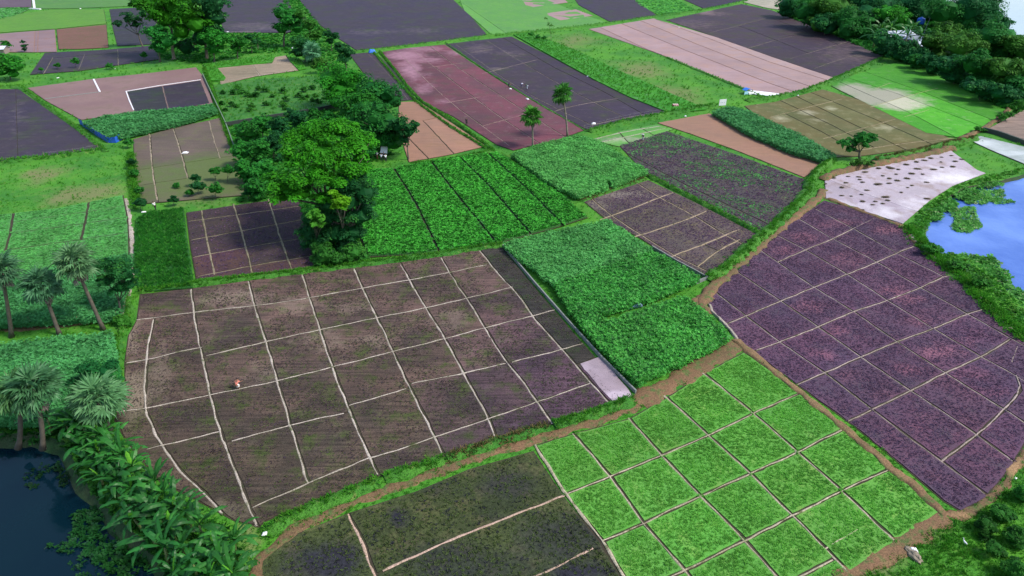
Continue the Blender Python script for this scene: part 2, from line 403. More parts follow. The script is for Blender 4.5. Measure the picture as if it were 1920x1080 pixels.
ov, oe, tr, _ = cdt([Vector(p) for p in gb], [], [tuple(p) for p in gp[keep]], ponds)
GV = [(v.x, v.y, 0) for v in ov]
g = mesh_np('ground', GV, np.array(tr), M['ground'], attr={'patch': [patch_val(v, PATCH_GROUND) if abs(v[0]) < 260 and 30 < v[1] < 400 else 0 for v in GV]})
g['kind'] = 'structure'
M['bank'] = ground_mat('muddy_bank', (.02, .06, .018), (.05, .05, .025), (.012, .05, .014), grain=.5, mid=1, objcol=False)
M['w_dark'] = water_mat('dark_pond_water', (.0015, .010, .020), (.002, .014, .022), .05, .05)
M['w_blue'] = water_mat('blue_pond_water', (.035, .095, .38), (.12, .22, .58), .10, .2)  # blue of the reflected sky is painted into the base colour
M['w_river'] = water_mat('river_water', (.30, .38, .48), (.34, .42, .52), .12, .05)
for i, (q, wm, dz, nm) in enumerate(zip(ponds, ('w_dark', 'w_blue', 'w_river'), (1.1, .55, 1.2), ('pond_water', 'pond_water', 'river_water'))):
    if area(q) < 0: q = q[::-1]
    iq = inset(q, dz * 1.1); n = len(q)
    V = [(p.x, p.y, 0) for p in q] + [(p.x, p.y, -dz - .35) for p in iq]
    o = mesh_py('pond_bank' if i < 2 else 'river_bank', V, [(k, k + n, (k + 1) % n + n, (k + 1) % n) for k in range(n)], M['bank']); o['kind'] = 'structure'
    o = mesh_np(nm, [(p.x, p.y, -dz) for p in q], np.array(cdt(q, [], [])[2]), M[wm]); o['kind'] = 'structure'
FOOT = []                                       # footprints kept clear of grass tufts
# ------------------------------------------------------------------ strips: paths, ridges, grassy bunds
def ribbon(name, px, w, h, mat, parent=None, step=.5, amp=.12, prof=((-.5, 0), (-.28, .85), (0, 1), (.28, .85), (.5, 0)), z0=.0, kind=None, color=None, taper=True, it=1, patches=None):
    P = [at(*p[:2]) for p in px]
    if len(P) > 2: P = smooth_line(P, it)
    P = resample(P, step); V = []; n = len(P); k = len(prof); Wd = w if callable(w) else (lambda t: w)
    for i, p in enumerate(P):
        t = (P[min(i + 1, n - 1)] - P[max(i - 1, 0)]).normalized(); s = Vector((-t.y, t.x, 0))
        c = p + s * noise.noise(Vector((p.x * .5, p.y * .5, 1))) * amp * 2
        ww = Wd(i / max(1, n - 1)) * (1 + .75 * noise.noise(Vector((p.x * .8, p.y * .8, 5)))); hh = h * (1 + .5 * noise.noise(Vector((p.x * .9, p.y * .9, 9))))
        if taper and (i == 0 or i == n - 1): hh *= .25
        for j, (a, b) in enumerate(prof):
            jit = noise.noise(Vector((p.x * 2.1 + j * 9, p.y * 2.1, 2))) * amp
            V.append((c.x + s.x * (a * ww + jit), c.y + s.y * (a * ww + jit), z0 + max(0, b * hh)))
    Fq = [(i * k + j, i * k + j + 1, (i + 1) * k + j + 1, (i + 1) * k + j) for i in range(n - 1) for j in range(k - 1)]
    Fq = [f[::-1] for f in Fq]
    o = mesh_np(name, V, np.array(Fq), mat, parent, {'patch': [patch_val(v, patches) for v in V]} if patches else None, smooth=True)
    if kind: o['kind'] = kind
    if color: o.color = (*color, 1)
    return o
def strip_poly(px, w):
    P = resample([at(*p[:2]) for p in px], 2.); L, Rr = [], []
    for i, p in enumerate(P):
        t = (P[min(i + 1, len(P) - 1)] - P[max(i - 1, 0)]).normalized(); s = Vector((-t.y, t.x, 0)) * w * .5
        L.append((p + s).to_2d()); Rr.append((p - s).to_2d())
    return L + Rr[::-1]
FLATP = ((-.5, 0), (-.35, .9), (-.1, 1), (.15, .9), (.35, 1), (.5, 0))

ZF = [.03]
def field(name, poly, lines=(), mat='mulch', gap=.14, h=.07, crop=None, patches=None, tint=.1, tints=None, base='soil', border=None, jit=.1, rscale=1.):
    """lines: (kind, width, [pixels...]); kind r = pale earth ridge, d = open furrow, b = both, side by side"""
    ZF[0] += .0025; z0 = ZF[0]
    P = [at(*p).to_2d() for p in poly]
    if area(P) < 0: P.reverse()
    FOOT.append(P)
    dist = sum((p.y for p in P)) / len(P); sp_ = max(.8, dist * .013)
    W = []
    for (k, w, l) in lines:
        q = [at(*p).to_2d() for p in l]
        e0 = (q[0] - q[1]).normalized() * .8; e1 = (q[-1] - q[-2]).normalized() * .8
        W.append([q[0] + e0] + q + [q[-1] + e1])
    cs = cells(P, W)
    root = mesh_np(name, [(p.x, p.y, z0) for p in P], np.array(cdt(P, [], [])[2]), M[base]); root['kind'] = 'structure'
    croppts = []
    for ci, c in enumerate(cs):
        c = simplify(c)
        if len(c) < 3 or abs(area(c)) < 1.2: print("TINY", name, len(c), area(c)); continue
        q = inset(c, gap)
        if area(q) < .4: print('SMALL', name, proj((q[0].x, q[0].y, 0)), area(c)); continue
        Q = resample([Vector((p.x, p.y, 0)) for p in q] + [Vector((q[0].x, q[0].y, 0))], max(.5, dist * .009))[:-1]
        q = [Vector((p.x + noise.noise(Vector((p.x, p.y, 4))) * jit, p.y + noise.noise(Vector((p.x, p.y, 8))) * jit)) for p in Q]
        A = abs(area(q)); npt = int(min(900, A / sp_ ** 2))
        pts = sample_poly([tuple(p) for p in inset(q, sp_ * .3)], 1 / sp_ ** 2)[:npt] if npt > 0 else []
        try: ov, oe, tr, _ = cdt(q, [], [tuple(p) for p in pts])
        except Exception as ex: print('CDTFAIL', name, ex); continue
        if not tr: print('EMPTY', name, proj((q[0].x, q[0].y, 0)), area(c)); continue
        V = [(v.x, v.y, z0 + h + .035 * noise.noise(Vector((v.x * .7, v.y * .7, 0)))) for v in ov]
        nb = len(q); base_i = len(V); V += [(v.x, v.y, z0 - .002) for v in ov[:nb]]
        V0 = V
        side = np.array([(k, (k + 1) % nb, base_i + (k + 1) % nb, base_i + k) for k in range(nb)])[:, ::-1]
        o = mesh_np('plot', V, [np.array(tr), side], M[mat], root, {'patch': [patch_val(v, patches) for v in V]})
        t = random.uniform(1 - tint, 1 + tint); o.color = (t, t * random.uniform(.97, 1.03), t * random.uniform(.96, 1.04), 1)
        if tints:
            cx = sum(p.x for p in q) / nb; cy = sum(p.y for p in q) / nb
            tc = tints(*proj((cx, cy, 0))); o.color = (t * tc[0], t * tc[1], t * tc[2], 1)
        if crop:
            pp = sample_poly([tuple(p) for p in inset(q, .17)], crop[0]); croppts.append(pp)
    rs = []
    for (k, w, l) in lines:
        if k in ('r', 'b', 'g'):
            off = 0 if k != 'b' else w * .62
            P_ = list(l)
            if off:                                                # shift sideways so that the furrow shows next to the ridge
                P_ = [(x - off * ppm(y), y) for x, y in l]
            rs.append(ribbon('ridge', P_, w * rscale * .85, .055 if k != 'g' else .2, M['grassbund'] if k == 'g' else M['ridge'], root, step=max(.5, dist * .006), amp=.055, z0=z0 + .035 + random.random() * .01, color=border if border and k != 'g' else None))
    if crop and croppts:
        pp = np.concatenate(croppts)
        if len(crop) > 6:
            q2 = pp[nz(pp, .8, 2) + RNG.uniform(-1, 1, len(pp)) > -.5][::2]; c2 = crop[6]
            scatter('crop', np.column_stack([q2, np.full(len(q2), z0 + h)]), ROS, c2[0] * RNG.uniform(.65, 1.3, len(q2)), M[c2[1]], root, tilt=.3)
        if len(crop) > 5: pp = pp[crop[5](pp)]
        sc = crop[2] * RNG.uniform(.65, 1.3, len(pp))
        scatter('crop', np.column_stack([pp, np.full(len(pp), z0 + h)]), crop[1], sc, M[crop[3]], root, tilt=crop[4] if len(crop) > 4 else .2)
    return root

ln = lambda k, w, *p: (k, w, list(p))
# main mulched field, centre left
V_ = [[(290, 600), (277, 660), (272, 765), (300, 830), (345, 890), (385, 925), (420, 965)], [(360, 543), (370, 620), (385, 690), (400, 760), (425, 840), (450, 900), (470, 955), (484, 988)],
      [(467, 528), (480, 580), (500, 640), (520, 710), (545, 795), (565, 860), (580, 908)], [(568, 516), (585, 570), (605, 630), (625, 690), (648, 750), (678, 820), (700, 870), (712, 893)],
      [(665, 505), (690, 560), (715, 610), (740, 665), (768, 725), (800, 785), (820, 830), (833, 855)], [(752, 495), (780, 545), (800, 580), (830, 625), (865, 690), (895, 745), (918, 785), (931, 822)],
      [(828, 484), (855, 530), (880, 565), (910, 615), (940, 665), (980, 715), (1010, 757), (1038, 796)], [(900, 470), (940, 520), (975, 555), (1000, 595), (1045, 645), (1085, 690), (1110, 720), (1145, 758)]]
H_ = [[(256, 601), (290, 597), (365, 586), (480, 574), (572, 561), (685, 540), (762, 527), (840, 512), (912, 497)], [(238, 681), (277, 676), (325, 663), (380, 652)],
      [(387, 668), (478, 647), (499, 642), (595, 620), (710, 596), (797, 579), (872, 561), (955, 541), (962, 539)],
      [(217, 774), (272, 767), (400, 740), (477, 725), (520, 715), (620, 690), (730, 662), (830, 637), (905, 617), (958, 603), (1000, 593), (1040, 582)],
      [(435, 828), (547, 797), (645, 776)], [(655, 761), (762, 730)], [(772, 720), (865, 702), (948, 682)], [(960, 680), (1055, 656), (1092, 645)], [(270, 845), (305, 837), (412, 810)],
      [(474, 953), (580, 906), (640, 882), (685, 862), (710, 856), (755, 842), (850, 809), (912, 787), (960, 771), (1007, 755), (1108, 719)]]
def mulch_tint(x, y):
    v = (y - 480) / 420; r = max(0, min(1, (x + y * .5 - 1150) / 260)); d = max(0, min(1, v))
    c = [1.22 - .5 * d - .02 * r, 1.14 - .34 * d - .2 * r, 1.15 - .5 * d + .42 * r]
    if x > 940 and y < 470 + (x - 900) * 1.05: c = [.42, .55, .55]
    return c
PM = [(255, 740, 22, 40, 1), (300, 700, 18, 50, .5), (248, 620, 12, 50, .7), (440, 560, 60, 16, .55), (610, 640, 50, 18, .3), (660, 575, 40, 10, .35), (560, 570, 40, 14, .4), (490, 700, 30, 20, .3), (850, 600, 40, 14, .3), (700, 640, 30, 12, .5), (1000, 740, 26, 7, .3), (240, 790, 14, 26, .5), (430, 958, 40, 14, .6)]
f_main = field('crop_field', [(262, 552), (360, 541), (470, 526), (570, 513), (665, 502), (752, 492), (828, 481), (900, 467), (942, 464), (1004, 540), (1065, 612), (1125, 680), (1188, 742), (1148, 758), (1040, 795), (930, 824), (835, 856), (715, 894), (600, 936), (500, 978), (486, 990), (440, 978), (360, 935), (300, 905), (262, 862), (236, 828), (214, 788), (234, 745), (233, 680), (240, 630), (256, 600)],
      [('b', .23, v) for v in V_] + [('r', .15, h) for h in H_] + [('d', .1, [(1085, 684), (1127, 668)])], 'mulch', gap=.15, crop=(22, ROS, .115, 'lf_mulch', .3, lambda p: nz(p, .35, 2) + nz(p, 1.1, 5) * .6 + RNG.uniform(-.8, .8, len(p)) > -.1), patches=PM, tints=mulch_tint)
field('wet_plot', [(1087, 684), (1127, 669), (1188, 744), (1150, 757), (1118, 722)], [], 'pinkwet', gap=.05, h=.12, patches=[(1160, 742, 30, 9, 1), (1100, 690, 10, 6, .4)])
# purple field, right
A_ = [[(1341, 548), (1398, 593), (1462, 642), (1547, 700), (1637, 770), (1690, 810), (1767, 867), (1848, 927)], [(1378, 508), (1440, 549), (1532, 612), (1615, 671), (1710, 735), (1825, 811), (1900, 866)],
      [(1426, 470), (1527, 540), (1602, 586), (1685, 644), (1772, 700), (1885, 770), (1935, 802)], [(1460, 443), (1512, 470), (1590, 516), (1627, 540), (1665, 565), (1750, 617), (1840, 670), (1945, 728)],
      [(1500, 412), (1562, 449), (1645, 492), (1726, 540), (1815, 590), (1912, 645), (1960, 668)], [(1530, 393), (1602, 430), (1680, 475), (1772, 521)]]
B_ = [[(1455, 494), (1510, 469), (1560, 450), (1602, 428), (1640, 410)], [(1361, 609), (1404, 591), (1465, 565), (1522, 541), (1587, 516), (1645, 492), (1682, 475), (1715, 462)],
      [(1418, 658), (1462, 642), (1532, 615), (1597, 586), (1665, 564), (1727, 540), (1767, 520), (1792, 515)], [(1493, 722), (1547, 700), (1615, 670), (1680, 642), (1752, 617), (1815, 588), (1852, 579)],
      [(1590, 791), (1635, 769), (1710, 732), (1772, 700), (1840, 670), (1895, 636)], [(1765, 866), (1830, 817), (1882, 770), (1914, 732), (1905, 705)], [(1895, 684), (1908, 648)]]
PP = [(1580, 418, 20, 7, .6), (1560, 420, 26, 8, .4), (1505, 445, 22, 9, .6), (1470, 470, 20, 8, .7), (1665, 430, 30, 7, .7), (1590, 485, 28, 12, .6), (1515, 575, 28, 10, .7), (1530, 578, 20, 8, .6), (1570, 620, 22, 8, .6), (1670, 545, 25, 8, .7), (1705, 562, 25, 8, .8), (1760, 660, 35, 12, .7), (1700, 695, 30, 8, .6), (1820, 700, 30, 10, .5), (1545, 665, 22, 10, .5), (1600, 705, 25, 9, .4),
      (1730, 600, 30, 10, .4), (1860, 735, 30, 10, .4), (1650, 740, 30, 12, .35), (1770, 895, 20, 10, .3), (1810, 640, 25, 8, .4), (1740, 790, 28, 10, .3)]
field('crop_field', [(1545, 376), (1600, 392), (1650, 408), (1690, 424), (1718, 462), (1790, 514), (1852, 578), (1910, 636), (1965, 672), (1975, 720), (1945, 790), (1902, 872), (1850, 935), (1804, 962), (1770, 942), (1700, 882), (1600, 800), (1500, 727), (1382, 640), (1326, 572), (1342, 545), (1400, 482), (1462, 432)],
      [('b', .2, a) for a in A_] + [('r', .19, b) for b in B_], 'purple', gap=.17, crop=(42, ROS, .115, 'lf_purple', .35, lambda p: nz(p, .5, 4) + RNG.uniform(-1.2, 1.2, len(p)) > -.75), patches=PP, border=(.85, .78, .82), rscale=.8)
# lime field, bottom
A3 = [[(1076, 814), (1150, 900), (1210, 985), (1292, 1079), (1360, 1160), (1420, 1230)], [(1180, 785), (1242, 855), (1315, 932), (1397, 1012), (1450, 1075), (1540, 1170)], [(1247, 743), (1320, 809), (1410, 890), (1440, 922), (1547, 1027), (1600, 1083)], [(1318, 699), (1412, 775), (1495, 847), (1580, 922), (1682, 1018)]]
B3 = [[(1060, 928), (1142, 896), (1240, 855), (1330, 817), (1410, 777), (1495, 740)], [(1130, 1016), (1207, 982), (1312, 932), (1405, 890), (1495, 849), (1580, 806)], [(1190, 1113), (1292, 1068), (1392, 1016), (1440, 992), (1497, 962), (1577, 922), (1668, 880)], [(1545, 1030), (1612, 992)], [(1280, 1190), (1360, 1150), (1470, 1098), (1560, 1050)]]
field('crop_field', [(1003, 835), (1080, 812), (1180, 785), (1250, 745), (1320, 700), (1394, 660), (1440, 692), (1500, 738), (1600, 818), (1700, 905), (1764, 964), (1680, 1018), (1590, 1078), (1480, 1150), (1420, 1240), (1290, 1260), (1180, 1100), (1060, 928)],
      [('b', .2, a) for a in A3] + [('r', .14, b) for b in B3] + [('r', .3, [(1003, 835), (1060, 928), (1130, 1016), (1178, 1094), (1240, 1180)])], 'lime', gap=.17, crop=(46, ROS, .14, 'lf_lime', .3, lambda p: nz(p, .45, 1) + nz(p, 1.3, 8) * .5 + RNG.uniform(-1, 1, len(p)) > -1.3), tint=.12, border=(.95, .95, .8))
# dark weedy field, bottom left of centre
field('crop_field', [(490, 1052), (560, 1000), (655, 962), (780, 922), (880, 880), (1000, 846), (1056, 930), (1126, 1018), (1172, 1094), (1230, 1190), (480, 1240), (486, 1120)],
      [ln('b', .3, (655, 966), (680, 1010), (705, 1078), (722, 1130), (740, 1210)), ln('r', .22, (718, 1072), (830, 1020), (960, 968), (1058, 930)), ln('r', .24, (980, 1094), (1050, 1060), (1126, 1024)), ln('d', .1, (880, 880), (922, 932)), ln('d', .1, (772, 920), (806, 982))],
      'weedy', gap=.12, crop=(26, ROS, .15, 'lf_weedy', .4, lambda p: nz(p, .3, 3) + RNG.uniform(-1, 1, len(p)) > -.2), patches=[(620, 1050, 55, 32, 1), (750, 972, 22, 13, 1), (560, 1060, 40, 30, .6), (850, 1060, 100, 40, .55), (950, 910, 50, 25, .55), (1050, 1010, 80, 40, .6), (930, 1050, 60, 30, .5), (820, 915, 30, 12, .35), (1090, 1080, 60, 30, .9), (930, 970, 20, 8, .4)], tint=.15, border=(1.15, .92, .85))
# small brown-purple field and its neighbours
field('crop_field', [(1094, 379), (1215, 338), (1300, 378), (1428, 444), (1400, 474), (1366, 503), (1328, 522), (1262, 488), (1200, 448), (1135, 412)],
      [ln('b', .24, (1110, 374), (1147, 405), (1200, 440), (1265, 480), (1335, 514)), ln('b', .24, (1192, 342), (1237, 371), (1305, 407), (1360, 442), (1400, 462)), ln('r', .3, (1125, 413), (1147, 405), (1190, 390), (1237, 371), (1262, 362)),
       ln('r', .3, (1190, 445), (1250, 426), (1305, 406), (1325, 396)), ln('r', .3, (1255, 483), (1320, 459), (1388, 430)), ln('r', .25, (1307, 502), (1347, 470), (1392, 448)), ln('d', .2, (1315, 458), (1374, 483))],
      'smallpurple', crop=(24, ROS, .13, 'lf_purple', .3, lambda p: nz(p, .3, 6) + RNG.uniform(-1, 1, len(p)) > -.3), patches=[(1120, 385, 20, 10, .4), (1170, 365, 50, 6, .6)], border=(.85, .75, .6))
field('crop_field', [(1160, 273), (1250, 246), (1380, 290), (1512, 338), (1508, 365), (1470, 405), (1430, 440), (1310, 382), (1213, 330)],
      [ln('d', .1, (1160, 281), (1290, 350), (1412, 408), (1440, 422)), ln('d', .1, (1208, 262), (1330, 322), (1440, 370), (1492, 392)), ln('d', .1, (1262, 250), (1370, 302), (1440, 330), (1500, 352))],
      'smallpurple', gap=.16, crop=(22, ROSF, .2, 'lf_veg', .3, lambda p: nz(p, .22, 9) + nz(p, .7, 3) * .6 + RNG.uniform(-.9, .9, len(p)) > .45, (.19, 'lf_purple')), tints=lambda x, y: (.62, .72, .75))
field('crop_field', [(1110, 264), (1165, 246), (1230, 234), (1264, 243), (1220, 258), (1160, 276)], [ln('r', .35, (1125, 268), (1190, 254), (1248, 241)), ln('r', .35, (1112, 262), (1180, 246), (1240, 237)), ln('d', .1, (1160, 248), (1180, 270)), ln('d', .1, (1200, 240), (1228, 256))], 'palegreen', patches=[(1180, 262, 50, 5, .5)])
field('bare_field', [(1232, 231), (1330, 213), (1420, 246), (1542, 309), (1508, 334), (1380, 283), (1300, 254)], [ln('d', .2, (1283, 226), (1380, 265), (1440, 290), (1512, 320)), ln('d', .1, (1440, 292), (1460, 278))], 'terra', gap=.14)
field('bare_field', [(1395, 199), (1450, 192), (1542, 168), (1600, 184), (1650, 202), (1786, 262), (1710, 281), (1612, 294), (1560, 296), (1545, 300), (1480, 270)],
      [('d', .2, l) for l in ([(1420, 205), (1500, 248), (1560, 274)], [(1440, 198), (1540, 248), (1612, 288)], [(1462, 189), (1560, 236), (1650, 284)], [(1492, 181), (1620, 244), (1702, 284)], [(1517, 173), (1665, 235), (1748, 272)])] + [('r', .3, l) for l in ([(1440, 222), (1510, 203), (1580, 186)], [(1540, 262), (1605, 245), (1680, 224)], [(1610, 283), (1690, 270), (1788, 260)])],
      'olive', gap=.17, patches=[(1512, 212, 14, 5, .8), (1560, 203, 10, 4, .8), (1634, 230, 9, 3, .8), (1660, 240, 18, 5, .6), (1540, 225, 9, 3, .5), (1460, 221, 12, 4, .8), (1545, 298, 25, 5, .8)], border=(.75, .7, .5), rscale=.8)
field('bare_field', [(1103, 55), (1225, 35), (1340, 69), (1450, 108), (1566, 147), (1500, 172), (1448, 184), (1400, 168), (1250, 107)],
      [('d', .2, l) for l in ([(1125, 52), (1210, 92), (1310, 130), (1428, 174)], [(1165, 45), (1285, 95), (1440, 156), (1494, 175)], [(1200, 39), (1310, 85), (1440, 135), (1524, 165)], [(1222, 34), (1335, 75), (1440, 116), (1556, 153)])], 'pink', gap=.2, patches=None, base='terra')
field('crop_field', [(1248, 38), (1390, 8), (1448, 20), (1550, 60), (1657, 106), (1562, 146), (1450, 108), (1360, 76)],
      [('r', .3, l) for l in ([(1400, 92), (1480, 68), (1550, 62)], [(1478, 112), (1550, 90), (1600, 76)], [(1525, 130), (1580, 110), (1632, 98)], [(1330, 62), (1400, 45), (1460, 28)])] + [ln('d', .1, (1330, 28), (1440, 70), (1560, 118)), ln('d', .1, (1390, 12), (1500, 55), (1610, 100))], 'slate', patches=[(1325, 23, 14, 4, .8), (1600, 100, 60, 18, .3), (1300, 45, 40, 8, .25)], tints=lambda x, y: (1.15, .98, .92), border=(.42, .4, .38), rscale=.7)
field('crop_field', [(835, 83), (960, 69), (1035, 108), (1112, 150), (1252, 213), (1180, 228), (1100, 244), (1030, 208), (960, 166)],
      [('b', .2, l) for l in ([(855, 84), (900, 116), (960, 158), (1030, 198), (1115, 238)], [(912, 76), (980, 118), (1060, 165), (1180, 226)])] + [('d', .1, [(940, 70), (1040, 128), (1130, 172), (1215, 220)])] + [('r', .22, l) for l in ([(1030, 213), (1070, 200), (1160, 185)], [(995, 188), (1010, 184)], [(1110, 235), (1170, 222), (1240, 212)], [(880, 100), (930, 92)], [(900, 140), (1010, 112)])],
      'slate', patches=[(900, 92, 22, 8, .35), (930, 128, 12, 3, .5), (960, 100, 25, 5, .3)], border=(.55, .5, .52), tints=lambda x, y: (1.05, .95, .95))
field('crop_field', [(716, 98), (760, 91), (834, 84), (900, 128), (960, 166), (1030, 208), (1098, 244), (1050, 262), (962, 283), (930, 272), (850, 220), (788, 190), (752, 148)],
      [('b', .22, l) for l in ([(745, 95), (790, 142), (850, 197), (905, 237), (958, 276)], [(772, 91), (822, 132), (917, 205), (960, 235), (1015, 272)], [(805, 87), (855, 125), (957, 192), (1060, 258)])] + [('r', .2, l) for l in ([(800, 128), (870, 118)], [(830, 195), (905, 182)], [(905, 237), (985, 215)], [(870, 160), (885, 158)])],
      'maroon', patches=[(760, 104, 30, 7, .9), (790, 92, 35, 5, .6), (770, 130, 16, 12, .9), (775, 142, 10, 8, .7), (800, 112, 28, 4, .6), (795, 165, 14, 10, .55), (830, 193, 14, 4, .6), (850, 100, 14, 5, .45), (765, 118, 12, 14, .7)], tints=lambda x, y: (1 - max(0, (y - 180)) / 420, 1 + max(0, y - 200) / 500, 1 - max(0, y - 200) / 400), border=(.75, .6, .62))
field('crop_field', [(655, 102), (690, 99), (714, 108), (740, 134), (762, 162), (784, 187), (752, 190), (690, 150)], [ln('r', .2, (690, 102), (725, 135), (765, 188))], 'slate', border=(.5, .45, .5), rscale=.7, tints=lambda x, y: (1.1, 1, .9))
field('bare_field', [(748, 192), (786, 191), (850, 233), (913, 275), (840, 292), (766, 305), (745, 240)], [ln('d', .2, (735, 235), (770, 264), (803, 298)), ln('d', .2, (760, 197), (800, 234), (852, 290)), ln('d', .2, (828, 235), (885, 283)), ln('d', .1, (790, 228), (850, 216))], 'terra', gap=.13)
field('crop_field', [(540, -30), (835, -30), (845, -5), (880, 28), (914, 66), (850, 75), (760, 85), (668, 95), (630, 70), (590, 40)],
      [('d', .2, l) for l in ([(580, -10), (640, 60), (672, 92)], [(630, -10), (665, 30), (716, 92)], [(692, -10), (740, 42), (786, 84)], [(760, -10), (800, 32), (856, 78)], [(815, -10), (860, 30), (908, 68)])], 'slate', gap=.18, patches=[(690, 60, 30, 6, .25), (790, 58, 30, 5, .25)])
field('crop_field', [(850, -30), (955, -30), (1000, -10), (1100, 30), (1142, 44), (1040, 54), (922, 66), (870, 20)], [('d', .2, l) for l in ([(858, 0), (950, 64)], [(905, -8), (1012, 60)], [(960, 0), (1060, 52)], [(1000, 34), (1055, 52)])], 'palegreen', gap=.1)
field('bare_field', [(962, -25), (1030, -25), (1065, 5), (1000, 14), (985, 10)], [ln('d', .2, (1000, -10), (1025, 8))], 'pink', base='terra')
field('bare_field', [(1020, 26), (1080, 18), (1112, 30), (1050, 39)], [], 'pink', base='terra')
field('crop_field', [(1058, -30), (1150, -30), (1232, 30), (1146, 43), (1085, 10)], [('d', .2, l) for l in ([(1100, -20), (1195, 34)], [(1075, -10), (1160, 38)])], 'slate')
field('crop_field', [(1155, -30), (1225, -30), (1305, 20), (1238, 31), (1195, 8)], [], 'rice', crop=(1, BIG, .5, 'lf_veg', .3))
field('crop_field', [(1232, -30), (1480, -30), (1380, 6), (1320, 17), (1270, -5)], [], 'slate', tints=lambda x, y: (.9, .8, 1))
field('bare_field', [(1392, 4), (1430, -6), (1485, -2), (1484, 22), (1440, 16)], [], 'tanbed', tints=lambda x, y: (1.3, 1.5, 1.7))
field('crop_field', [(1558, 162), (1600, 142), (1684, 117), (1735, 128), (1800, 155), (1902, 196), (1895, 218), (1850, 236), (1795, 259), (1735, 250), (1650, 208)],
      [('d', .15, l) for l in ([(1590, 147), (1680, 176), (1840, 238)], [(1620, 135), (1720, 170), (1865, 228)], [(1655, 126), (1760, 162), (1885, 212)], [(1575, 155), (1700, 210), (1790, 258)])] + [('r', .3, l) for l in ([(1632, 202), (1690, 184), (1760, 166)], [(1690, 222), (1745, 206)], [(1640, 168), (1670, 156)])],
      'rice', gap=.12, patches=[(1600, 168, 30, 10, 1), (1650, 182, 50, 14, 1.1), (1690, 194, 36, 12, 1), (1720, 196, 25, 7, .6)], border=(.75, .85, .5), tints=lambda x, y: (.85, .85, .8) if y < 195 else (1.1, 1.1, 1))
field('bare_field', [(1850, 243), (1915, 209), (1980, 185), (2060, 250), (1940, 274)], [], 'plough')
field('wet_plot', [(1813, 262), (1838, 256), (1935, 280), (2040, 305), (1975, 325), (1918, 308), (1860, 284)], [], 'greywet', patches=[(1838, 268, 30, 6, .9), (1905, 287, 30, 4, .8)])
field('bare_field', [(1546, 341), (1572, 330), (1640, 314), (1782, 283), (1832, 320), (1848, 326), (1785, 350), (1742, 378), (1692, 421), (1640, 404), (1548, 373)],
      [('d', .15, l) for l in ([(1550, 337), (1626, 366)], [(1634, 369), (1716, 397)], [(1605, 325), (1675, 350)], [(1681, 352), (1742, 374)], [(1653, 311), (1725, 336)], [(1730, 337), (1778, 352)])], 'pale', gap=.05, patches=[(1660, 400, 30, 10, .7), (1720, 385, 30, 14, .4), (1790, 335, 50, 8, .8), (1600, 385, 40, 8, .4), (1770, 320, 30, 6, .4)], base='pale')
# left side
field('crop_field', [(-200, 168), (35, 168), (78, 198), (120, 228), (192, 280), (100, 291), (-20, 306), (-220, 312)], [ln('d', .1, (-30, 180), (60, 215)), ln('d', .1, (-100, 255), (150, 262)), ln('d', .1, (30, 168), (34, 300))], 'slate', gap=.06, patches=[(31, 220, 3, 25, .2)])
field('crop_field', [(-150, 412), (0, 404), (110, 392), (232, 367), (241, 410), (244, 470), (240, 520), (-150, 545)],
      [('d', .1, l) for l in ([(27, 396), (20, 440), (6, 490)], [(168, 378), (160, 420), (148, 470)], [(-30, 426), (160, 400), (236, 387)], [(-30, 447), (155, 422), (240, 409)], [(-20, 476), (150, 452), (242, 438)])], 'vegbed', gap=.2, h=.12, crop=(20, ROSF, .25, 'lf_veg', .2))
field('crop_field', [(349, 400), (440, 386), (560, 370), (578, 440), (592, 504), (500, 516), (368, 527), (356, 460)],
      [ln('r', .3, (378, 396), (390, 460), (403, 518)), ln('r', .3, (438, 384), (455, 440), (474, 517)), ln('r', .3, (503, 374), (530, 460), (548, 508)), ln('r', .14, (353, 417), (470, 401), (562, 388)), ln('r', .14, (358, 452), (480, 430), (574, 412)), ln('r', .14, (363, 484), (480, 462), (584, 446)), ln('r', .16, (372, 520), (480, 499), (594, 480))],
      'smallpurple', tints=lambda x, y: (.5, .42, .5) if y < 480 else (.75, .5, .6), border=(.6, .58, .45), crop=(5, ROS, .16, 'lf_purple', .3))
field('bare_field', [(250, 262), (330, 240), (415, 222), (436, 270), (452, 310), (460, 352), (455, 368), (262, 384), (252, 320)],
      [ln('b', .28, (282, 250), (287, 320), (297, 378)), ln('b', .28, (325, 240), (342, 290), (354, 338)), ln('r', .28, (392, 228), (402, 268), (414, 300)), ln('d', .2, (250, 322), (345, 307), (450, 292)), ln('d', .2, (255, 350), (352, 336)), ln('d', .2, (295, 368), (362, 357))],
      'brownbed', gap=.1, patches=[(300, 330, 60, 22, .8), (400, 320, 70, 28, 1), (380, 350, 90, 20, .9), (280, 360, 40, 20, .7)], border=(.75, .7, .6))
field('bare_field', [(52, 166), (175, 149), (280, 138), (368, 127), (386, 150), (400, 196), (355, 201), (250, 212), (152, 226), (86, 190)],
      [ln('d', .1, (78, 187), (186, 173)), ln('d', .1, (105, 199), (225, 205)), ln('d', .1, (177, 150), (189, 175)), ln('d', .1, (289, 149), (322, 153))], 'mauve', gap=.07)
field('crop_field', [(238, 173), (377, 152), (394, 195), (330, 206), (252, 211)], [ln('r', .2, (305, 163), (316, 206)), ln('d', .1, (350, 158), (360, 202)), ln('r', .12, (262, 180), (308, 177))], 'slate', h=.1, patches=[(255, 195, 14, 12, .1)], border=(.4, .4, .36), rscale=.8, tints=lambda x, y: (.85, .85, .9) if x > 300 else (.75, .95, .8))
field('crop_field', [(84, 100), (200, 94), (290, 86), (300, 112), (222, 123), (150, 134), (56, 141)], [ln('r', .3, (160, 101), (148, 132)), ln('r', .3, (221, 93), (222, 124)), ln('r', .3, (100, 108), (82, 140)), ln('d', .1, (98, 110), (290, 95))], 'slate', border=(.5, .5, .45), rscale=.7)
